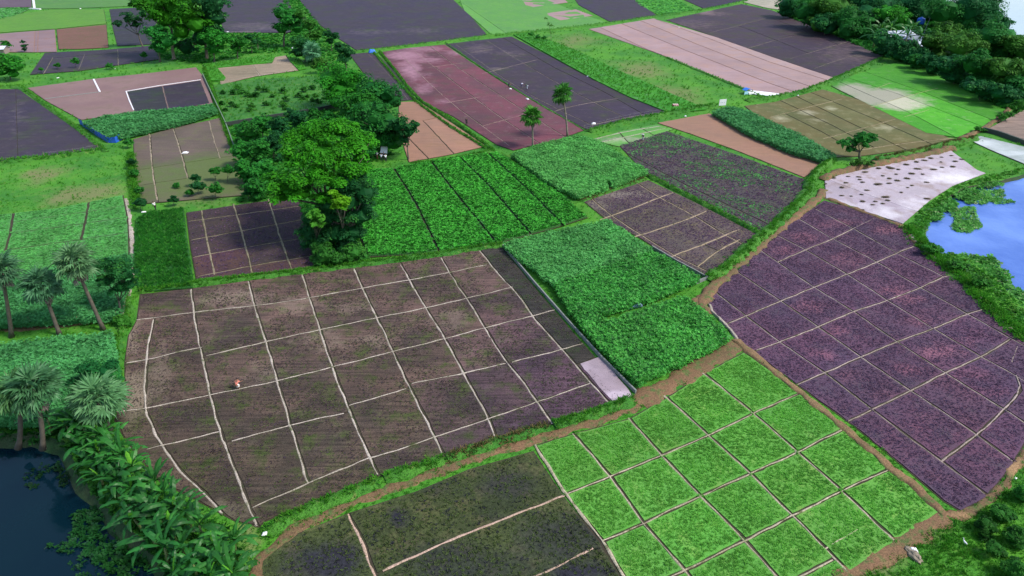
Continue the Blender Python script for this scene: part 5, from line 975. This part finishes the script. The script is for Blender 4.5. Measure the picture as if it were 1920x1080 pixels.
# ------------------------------------------------------------------ small things
M['cloth_white'] = plain('white_cloth', (.80, .80, .82), .8, .08, 3); M['cloth_blue'] = plain('blue_sheet', (.03, .17, .62), .6, .2, 2); M['metal'] = plain('grey_metal', (.3, .32, .34), .5, .1)
def sheet(label, cat, px, w, d, rz, mat, h=.25, name='sheet', seed=0, lift=.05, pile=.3, group=None):
    """a crumpled cloth or sack: a rounded lump with folds"""
    b = at(*px) + Vector((0, 0, .1)); V, Fq, n = [], [], 13
    for s_ in (0, 1):
        for j in range(n):
            for i in range(n):
                x, y = i / (n - 1) - .5, j / (n - 1) - .5; e = 1 - max(abs(x), abs(y)) * 2
                z = (h * (min(1, e * 2.5)) * (.6 + pile * noise.noise(Vector((x * 4 + seed, y * 4, seed))) + .25 * noise.noise(Vector((x * 11, y * 11, seed)))) + .03) if s_ == 0 else 0
                k = 1 + .12 * noise.noise(Vector((x * 3, y * 3, seed + 5))); V.append((x * w * k, y * d * k, max(.0, z) + lift * (1 - s_)))
    for j in range(n - 1):
        for i in range(n - 1): a = j * n + i; Fq.append((a, a + 1, a + n + 1, a + n)); c = a + n * n; Fq.append((c, c + n, c + n + 1, c + 1))
    ring = [i for i in range(n)] + [j * n + n - 1 for j in range(1, n)] + [(n - 1) * n + i for i in range(n - 2, -1, -1)] + [j * n for j in range(n - 2, 0, -1)]
    for a, c in zip(ring, ring[1:] + ring[:1]): Fq.append((a, a + n * n, c + n * n, c))
    o = mesh_py(name, V, Fq, mat, smooth=True); o.location = b; o.rotation_euler.z = rz; tag(o, label, cat, group); return o
sheet('flat white sheet spread at the lower corner of the pink field', 'sheet', (1434, 177), 8.6, 3.4, R(-28), M['cloth_white'], .05, name='ground_sheet', seed=1, lift=.1)
for i, (x, y, w, d, lb) in enumerate(((348, 288, 1.5, 1.0, 'white sheet lying on the brown tilled plot'), (1104, 144, 1.4, 1.0, 'white sack on the edge between the dark purple field and green strip'), (1113, 233, 1.3, 1.1, 'heap of white cloth at the lower tip of the dark purple field'), (989, 187, 1.2, .6, 'white sack on the bund between maroon and dark purple fields'), (957, 168, .8, .6, 'small white sack at the feet of the bending person in dark blue'),
                                      (270, 399, .9, .4, 'upper left pale rag on the grass near the walking person'), (286, 401, 1.0, .4, 'right-hand pale rag on the grass near the walking person'), (278, 404, 1.2, .3, 'lowest pale rag on the grass near the walking person'), (471, 364, .8, .5, 'white sack beside a dark shrub above the dark purple plot'), (1712, 1034, .7, .55, 'pale lump on top of the grey rock'),
                                      (1596, 308, 1.1, .5, 'white rag on the soil bank by the lone tree'), (1603, 312, .9, .4, 'second white rag just below the other on the soil bank'), (151, 17, 1.6, .7, 'white bundle on the dark line between upper left green fields'), (427, 61, 1.0, .8, 'white bundle beside the leafy tree, upper left'), (549, 91, 1., 1.2, 'small white bag in the dark tree line'),
                                      (109, 147, .9, .4, 'white scrap on the grass strip, left'), (216, 130, .6, .4, 'white scrap on the grass strip, right'), (1273, 52, .7, .4, 'tiny white scrap by the meadow top'), (497, 1003, .5, .5, 'white bag at the lower left end of the dirt path'), (645, 940, .45, .3, 'white stone on the grassy bank above the dirt path'), (1294, 197, .8, .5, 'white scrap near the red and white box'),
                                      (1268, 355, .4, .3, 'white scrap on the green bund beside the weedy plots'), (1729, 115, 1.3, .9, 'upper pale blue thing shining in the shade of the wood'), (1730, 124, 1.4, 1.0, 'lower pale blue thing shining in the shade of the wood'), (1285, 219, .7, .5, 'white stone at the top of the terracotta plot'), (1496, 180, .5, .4, 'tiny white scrap on the olive plot'))):
    sheet(lb, 'rag' if 'rag' in lb or 'scrap' in lb else 'sack', (x, y), w * .78, d * .78, i * .7, M['cloth_white'], .26 if d > .5 else .1, name='sack', seed=i, pile=.5)
sheet('blue umbrella-like tarp heap where the fields meet, above the maroon field', 'tarp', (698, 99), 2.3, 1.6, .3, M['cloth_blue'], 1.3, name='tarp', seed=3)
sheet('blue cloth hanging in the gap between two trellis blocks', 'cloth', (1189, 577), 1.9, .6, .3, plain('pale_blue_cloth', (.25, .36, .55), .7, .2), .6, name='cloth', seed=8, lift=.3)
# blue tarp shelter on poles
def shelter():
    b = at(1400, 176); root = empty('tarp_shelter', b, R(25)); tag(root, 'small shelter of blue and pale tarps beside the white sheet', 'shelter')
    V, Fs, n = [], [], 10
    for s_ in (0, 1):
        for j in range(n):
            for i in range(n): x, y = i / (n - 1) - .5, j / (n - 1) - .5; V.append((x * 2.2, y * 1.6, 1.5 - abs(x) * .9 + .12 * noise.noise(Vector((x * 5, y * 5, 3))) - .03 * s_))
    for j in range(n - 1):
        for i in range(n - 1): a = j * n + i; Fs.append((a, a + 1, a + n + 1, a + n)); c = a + n * n; Fs.append((c, c + n, c + n + 1, c + 1))
    mesh_py('roof_tarp', V, Fs, M['cloth_blue'], root, smooth=True)
    for x in (-1.0, 1.0):
        for y in (-.7, .7): V, Fs = [], []; tube(V, Fs, [Vector((x, y, 0)), Vector((x, y, 1.05))], [.04, .04], 6); mesh_py('pole', V, Fs, M['post'], root)
    V, Fs = [], []; box(V, Fs, (-.9, -.75, .5), (1.2, .05, .8)); mesh_py('side_tarp', V, Fs, plain('cyan_tarp', (.35, .62, .75), .6, .1), root)
    V, Fs = [], []; box(V, Fs, (.6, -.8, .22), (1.5, .5, .4)); mesh_py('white_crate', V, Fs, M['cloth_white'], root)
shelter()
def signboard():
    b = at(1347, 206); root = empty('signboard', b, R(12)); tag(root, 'white signboard on two poles at the lower edge of the green meadow', 'sign')
    for x in (-.05, 1.6): V, Fs = [], []; tube(V, Fs, [Vector((x, 0, 0)), Vector((x, 0, 2.5))], [.05, .05], 6); mesh_py('pole', V, Fs, M['post'], root)
    V, Fs = [], []; box(V, Fs, (.78, -.08, 1.75), (1.75, .05, 1.45)); mesh_py('board', V, Fs, M['cloth_white'], root); dk = plain('faded_ink', (.35, .38, .42), .8)
    for x, w in ((.35, .14), (.75, .16), (1.15, .12)): V, Fs = [], []; box(V, Fs, (x, -.11, 1.72), (w, .01, .2)); mesh_py('mark', V, Fs, dk, root)
signboard()
def board():
    b = at(717, 300) + Vector((0, 2.6, 0)); root = empty('whiteboard', b, R(-8)); tag(root, 'bright white board standing in the grass in front of the group of people', 'board')
    V, Fs = [], []; box(V, Fs, (0, 0, 1.15), (1.35, .06, 1.5), 0, Matrix.Rotation(R(-48), 3, 'X')); mesh_py('panel', V, Fs, plain('glossy_white', (.9, .9, .88), .3, .02), root)
    for x in (-.5, .5): V, Fs = [], []; tube(V, Fs, [Vector((x, .3, 0)), Vector((x, .2, 1.3))], [.03, .03], 6); mesh_py('leg', V, Fs, M['metal'], root)
board()
def redbox():
    b = at(1266, 201); root = empty('crate', b, R(8)); tag(root, 'red and white crate left on the green strip', 'crate')
    V, Fs = [], []; box(V, Fs, (0, 0, .35), (1.3, .9, .7)); mesh_py('crate_body', V, Fs, plain('red_crate', (.5, .10, .10), .7), root); V, Fs = [], []
    for x in (-.45, 0, .45): box(V, Fs, (x, 0, .36), (.14, .94, .74))
    mesh_py('white_band', V, Fs, M['cloth_white'], root)
redbox()
def rock():
    bm = bmesh.new(); bmesh.ops.create_icosphere(bm, subdivisions=4, radius=1)
    for v in bm.verts: k = 1 + .35 * noise.noise(v.co * 1.6) + .12 * noise.noise(v.co * 5); v.co = Vector((v.co.x * .38 * k, v.co.y * .75 * k, max(-.1, v.co.z * .35 * k)))
    me = bpy.data.meshes.new('rock'); bm.to_mesh(me); bm.free(); me.materials.append(plain('weathered_stump', (.22, .18, .13), .9, .5, 6)); o = link(bpy.data.objects.new('rock', me)); o.location = at(1713, 1042) + Vector((0, 0, .05)); o.rotation_euler.z = .3; tag(o, 'brown and grey rock lying on the grass at the lower right', 'rock')
rock()
def bird(label, px, rz):
    b = at(*px); root = empty('bird', b, rz); tag(root, label, 'bird', 'white egrets')
    skin_obj('body', [(0, 0, .34), (0, .14, .40), (0, .2, .52), (0, .19, .6), (0, .29, .6), (0, -.2, .3), (0, 0, .2)], [(0, 1), (1, 2), (2, 3), (3, 4), (0, 5), (0, 6)], [.085, .05, .025, .03, .008, .03, .03], M['cloth_white'], root)
    V, Fs = [], []
    for x in (-.04, .04): tube(V, Fs, [Vector((x, 0, .25)), Vector((x, 0, 0))], [.01, .01], 4); 
    mesh_py('legs', V, Fs, HAIR, root)
bird('white bird on the grassy slope at the lower right', (1807, 1022), .5); bird('white bird on the right edge above the green shrubs', (1902, 902), 2.)
# blue net fence
def netfence():
    px = [(150, 233), (165, 243), (183, 256), (203, 268), (218, 268), (229, 262)]; P = resample([at(*p) for p in px], .5); c = P[0].copy(); root = empty('net_fence', c); tag(root, 'bright blue net fence around the left end of the curved trellis strip', 'fence')
    V, Fs = [], []; n = len(P)
    for i, p in enumerate(P):
        t = (P[min(i + 1, n - 1)] - P[max(i - 1, 0)]).normalized(); s = Vector((-t.y, t.x, 0)); off = .06 * math.sin(i * 1.9)
        for k in (0, 1):
            for z in (0.02, .65, 1.25 + .05 * math.sin(i * .8)): q = p - c + s * (off * (z > .3) + .02 * k); V.append((q.x, q.y, z))
    for i in range(n - 1):
        a = i * 6; b = a + 6; Fs += [(a, b, b + 1, a + 1), (a + 1, b + 1, b + 2, a + 2), (a + 3, a + 4, b + 4, b + 3), (a + 4, a + 5, b + 5, b + 4), (a + 2, b + 2, b + 5, a + 5), (a, a + 3, b + 3, b)]
    mesh_py('net', V, Fs, plain('blue_net', (.015, .10, .52), .6, .25, 1.5), root)
    for i in range(0, n, 5): V, Fs = [], []; tube(V, Fs, [Vector((0, 0, 0)), Vector((0, 0, 1.4))], [.03, .03], 5); o = mesh_py('post', V, Fs, M['post'], root); o.location = P[i] - c
netfence()
def postfence(label, px, step, h, mat, group=None, wire=True, r=.035):
    P = resample([at(*p) for p in px], step); c = P[0].copy(); root = empty('post_fence', c); tag(root, label, 'fence', group)
    V, Fs = [], []; tube(V, Fs, [Vector((0, 0, 0)), Vector((.02, 0, h))], [r, r * .8], 5); m0 = None
    for p in P:
        if m0 is None: m0 = mesh_py('post', V, Fs, mat, root); o = m0
        else: o = link(m0.copy(), root)
        o.location = p - c + Vector((random.uniform(-.1, .1), random.uniform(-.1, .1), 0)); o.rotation_euler = (random.uniform(-.06, .06), random.uniform(-.06, .06), 0)
    if wire:
        V, Fs = [], []
        for z in (h * .45, h * .85): tube(V, Fs, [p - c + Vector((0, 0, z)) for p in P], [.008] * len(P), 3)
        mesh_py('wire', V, Fs, M['metal'], root)
postfence('thin post fence along the lower tip of the dark purple field', [(1094, 245), (1112, 240), (1160, 228), (1200, 220), (1246, 213)], 2.6, 1.3, M['post']); postfence('thin post fence at the lower edge of the slate field on the left edge', [(84, 297), (140, 290), (186, 282)], 4, 1.3, M['post'])
postfence('row of bamboo stakes under the trellis behind the fan palms', [(-10, 612), (60, 609), (140, 602), (205, 594)], 1.3, 1.2, M['post'], wire=False)
postfence('row of stakes holding up the lower side of the curved trellis strip', [(215, 264), (280, 250), (340, 234), (400, 216)], 2.4, 1.3, M['post'], wire=False)
def pole():
    b = at(1731, 66); root = empty('utility_pole', b); tag(root, 'grey utility pole with a small white box, in front of the dark wood', 'pole')
    V, Fs = [], []; tube(V, Fs, [Vector((0, 0, 0)), Vector((.9, 0, 8.6))], [.16, .1], 8); mesh_py('pole_shaft', V, Fs, M['metal'], root); V, Fs = [], []; box(V, Fs, (.55, -.25, 6.6), (.7, .4, 1.0)); mesh_py('meter_box', V, Fs, M['cloth_white'], root)
pole()
def house(label, px, w, d, h, rz, roofc, wallc=(.25, .2, .18), pitch=.35):
    b = at(*px); root = empty('house', b, rz); tag(root, label, 'house'); V, Fs = [], []
    box(V, Fs, (0, 0, h / 2), (w, d, h)); V += [Vector((-w / 2, 0, h + d * pitch * .5)), Vector((w / 2, 0, h + d * pitch * .5))]; Fs += [(1, 8, 3), (5, 7, 9)]
    mesh_py('wall', V, Fs, plain('house_wall', wallc, .9), root); V, Fs = [], []; a = math.atan(pitch); L = (d / 2 + .5) / math.cos(a)
    for s in (-1, 1):
        n = max(4, int(w / .9))
        for i in range(n):                              # corrugated sheets side by side, each its own panel
            V, Fs = [], []; x = -w / 2 - .3 + (i + .5) * (w + .6) / n
            box(V, Fs, (x, s * (d / 4 + .25), h + d * pitch * .25 - .02 + (i % 2) * .03), ((w + .6) / n * 1.03, L, .05), 0, Matrix.Rotation(-s * a, 3, 'X')); mesh_py('roof_sheet', V, Fs, roofc, root)
    V, Fs = [], []; box(V, Fs, (w * .1, -d / 2 - .03, 1.), (.9, .08, 2.)); mesh_py('door', V, Fs, M['bark'], root)
tin = plain('tin_roof', (.62, .66, .74), .4, .15, 1.5); tin2 = plain('grey_tin_roof', (.34, .37, .44), .45, .2, 1.5)
house('low house with a bright white tin roof under the banana plants', (1672, 78), 12, 6, 2.4, R(14), tin); house('house with a blue-grey tin roof right of the banana plants', (1716, 88), 6, 6, 2.6, R(-50), tin2)
house('brown-walled house with pale tin roof half hidden in the wood', (1752, 100), 11, 6, 2.6, R(-20), tin, (.22, .13, .12)); house('house with a grey roof between trees near the river', (1786, 52), 9, 6, 3, R(10), tin2); house('shed with a pale roof at the left edge below the pink field', (-4, 100), 6, 3, 1.6, R(5), tin)
def tank():
    b = at(1719, 66); root = empty('water_tank', b); tag(root, 'bright blue round water tank in the wood beside the utility pole', 'tank'); V, Fs = [], []
    prof = [(0, 3.4), (.5, 3.4), (.62, 3.6), (1.25, 3.75), (1.3, 4.6), (1.3, 5.4), (1.1, 5.7), (.35, 5.95), (.3, 6.1), (0, 6.12)]; n = 20
    for r, z in prof:
        for k in range(n): V.append((r * math.cos(6.2832 * k / n), r * math.sin(6.2832 * k / n), z))
    for i in range(len(prof) - 1):
        for k in range(n): Fs.append((i * n + k, i * n + (k + 1) % n, (i + 1) * n + (k + 1) % n, (i + 1) * n + k))
    mesh_py('tank_body', V, Fs, plain('blue_plastic', (.02, .14, .70), .4, .05), root, smooth=True)
    for x in (-.8, .8):
        for y in (-.8, .8): V, Fs = [], []; box(V, Fs, (x, y, 1.75), (.18, .18, 3.5)); mesh_py('leg', V, Fs, M['cement'], root)
tank()
# small plants on the pale plot
TU = [(1562, 334), (1590, 331), (1548, 345), (1586, 343), (1610, 332), (1578, 352), (1612, 337), (1622, 323), (1647, 316), (1617, 342), (1646, 346), (1655, 330), (1666, 314), (1671, 316), (1684, 318), (1699, 309), (1578, 367), (1596, 368), (1615, 365), (1625, 357), (1617, 378), (1641, 378), (1636, 384), (1618, 394), (1664, 376), (1660, 370), (1690, 361), (1682, 339), (1667, 344), (1702, 352), (1710, 348), (1737, 342),
      (1680, 327), (1709, 326), (1720, 317), (1718, 304), (1700, 335), (1733, 301), (1745, 297), (1765, 295), (1784, 292), (1764, 304), (1766, 314), (1750, 318), (1786, 313), (1791, 303), (1803, 299), (1730, 327), (1655, 382), (1738, 373), (1667, 335)]
V0, F0 = [], []
for k in range(46):
    v_, f_ = rosette(3, .7, .5, .35, k); ox, oy = random.gauss(0, .28), random.gauss(0, .28); F0 += [tuple(len(V0) + i for i in f) for f in f_]; V0 += [(x + ox, y + oy, z * .9) for x, y, z in v_]
ptm = leaf_mat('tuft_leaves', (.22, .16, .11), (.14, .125, .06), (.08, .10, .04), f3=.6)
tms = []
for q in range(3):
    me = bpy.data.meshes.new('dry_tuft'); me.from_pydata([(x * (1 + .3 * math.sin(q * 2)), y, z) for x, y, z in V0], [], F0); me.materials.append(ptm); me.attributes.new('rnd', 'FLOAT', 'POINT').data.foreach_set('value', [random.random() for _ in V0]); me.polygons.foreach_set('use_smooth', [False] * len(F0)); tms.append(me)
for i, (x, y) in enumerate(TU):
    o = link(bpy.data.objects.new('grass_tuft', tms[i % 3])); k = random.uniform(.36, .72); o.scale = (k * 1.15, k * .75, k * .8); o.rotation_euler.z = random.uniform(-.4, .4) + R(-12); o.location = at(x, y, .2)
    tag(o, 'dark dry grass tuft growing on the pale whitish plot', 'grass tuft', 'grass tufts on the pale plot')
# floating weed on the ponds
def weeds(cx, cy, rx, ry, dens, z, size, mat, seed, tint=None, n=1.):
    poly = []
    for k in range(40):
        a = k / 40 * 6.2832; q = 1 + .45 * noise.noise(Vector((math.cos(a) * 1.6, math.sin(a) * 1.6, seed))) + .2 * noise.noise(Vector((math.cos(a) * 5, math.sin(a) * 5, seed)))
        poly.append(at(cx + rx * q * math.cos(a), cy + ry * q * math.sin(a), z).to_2d())
    poly = [tuple(p) for p in poly]; pp = sample_poly(poly, dens)
    if n < 1: pp = pp[nz(pp, 1.2, seed) > (1 - n) * 2 - 1]
    o = scatter('floating_weed', np.column_stack([pp, np.full(len(pp), z) + RNG.uniform(0, .12, len(pp))]), ROSF, size * RNG.uniform(.5, 1.4, len(pp)), M[mat], None, .4)
    if tint: o.color = (*tint, 1)
for i, w in enumerate(((1856, 366, 34, 10), (1830, 374, 26, 9), (1880, 378, 20, 4), (1812, 412, 24, 20), (1808, 424, 26, 14), (1790, 398, 10, 8))): weeds(*w, 18, -.5, .34, 'lf_weed', i, (1.3, 1.2, 1.1))
for i, w in enumerate(((1750, 400, 22, 16), (1772, 386, 24, 12), (1806, 362, 26, 10), (1725, 420, 14, 14), (1850, 346, 26, 6), (1800, 494, 40, 16), (1842, 500, 34, 22), (1868, 530, 30, 24), (1900, 560, 34, 18), (1940, 600, 34, 24), (1836, 520, 30, 22), (1900, 595, 30, 20))): weeds(*w, 14, -.25, .48, 'lf_weed', 20 + i, (.95, 1, .8))
weeds(205, 1000, 66, 60, 16, -1.02, .34, 'lf_weed', 41, (.12, .26, .25), .75); weeds(150, 1050, 60, 40, 8, -1.04, .26, 'lf_weed', 42, (.12, .22, .25), .5); weeds(90, 895, 40, 26, 10, -1.04, .3, 'lf_weed', 43, (.05, .10, .12), .6); weeds(250, 1060, 50, 40, 16, -1.0, .34, 'lf_weed', 44, (.14, .28, .22), .7); weeds(50, 815, 70, 12, 14, -.6, .5, 'lf_weed', 45, (.2, .35, .3))
# ------------------------------------------------------------------ grass tufts on all open ground in view
n = 70000
px = RNG.uniform(-60, 1980, n); py = 1100 - RNG.uniform(0, 1, n) ** 1.1 * 1110
x = (px - 960) / F_PX; y = -(py - 540) / F_PX; t = CAM_H / (sp - y * cp); P = np.stack([x * t, (cp + y * sp) * t], 1)
keep = P[:, 1] < 330
for q in ponds: keep &= ~inpoly(P, q)
for q in FOOT: keep &= ~inpoly(P, q)
keep &= (nz(P, .5, 2) + nz(P, 1.7, 4) > -1.2)
P = P[keep]; sz = (.34 + .16 * nz(P, .4, 7)) * RNG.uniform(.6, 1.3, len(P)) * np.clip(P[:, 1] / 120, .75, 1.6)
scatter('grass', np.column_stack([P, np.zeros(len(P))]), TUFT, sz, M['lf_grass'], None, .35)
# rank growth in the lower right corner
corner = [at(*p).to_2d() for p in ((1600, 1090), (1660, 1050), (1720, 1000), (1790, 975), (1830, 960), (1880, 920), (1935, 850), (1990, 900), (2000, 1150), (1600, 1150))]
for dens, sz_, mt, sd in ((14, .26, 'lf_grass', 3), (1.5, .4, 'lf_lime', 8)):
    pp = sample_poly([tuple(p) for p in corner], dens); pp = pp[nz(pp, .6, sd) + nz(pp, 1.9, sd) * .6 > -.5]; bad = np.zeros(len(pp), bool)
    for (a, b, r1, r2, kk) in ((1650, 1062, 60, 13, 0), (1705, 1012, 45, 12, 0), (1745, 985, 28, 14, 0), (1690, 1045, 20, 24, 0)):
        xs = [proj((u, v, 0)) for u, v in pp]; bad |= np.array([((X_ - a) / r1) ** 2 + ((Y_ - b) / r2) ** 2 < 1 for X_, Y_ in xs])
    pp = pp[~bad]; scatter('grass', np.column_stack([pp, np.zeros(len(pp))]), TUFT, sz_ * RNG.uniform(.5, 1.4, len(pp)), M[mt], None, .4)
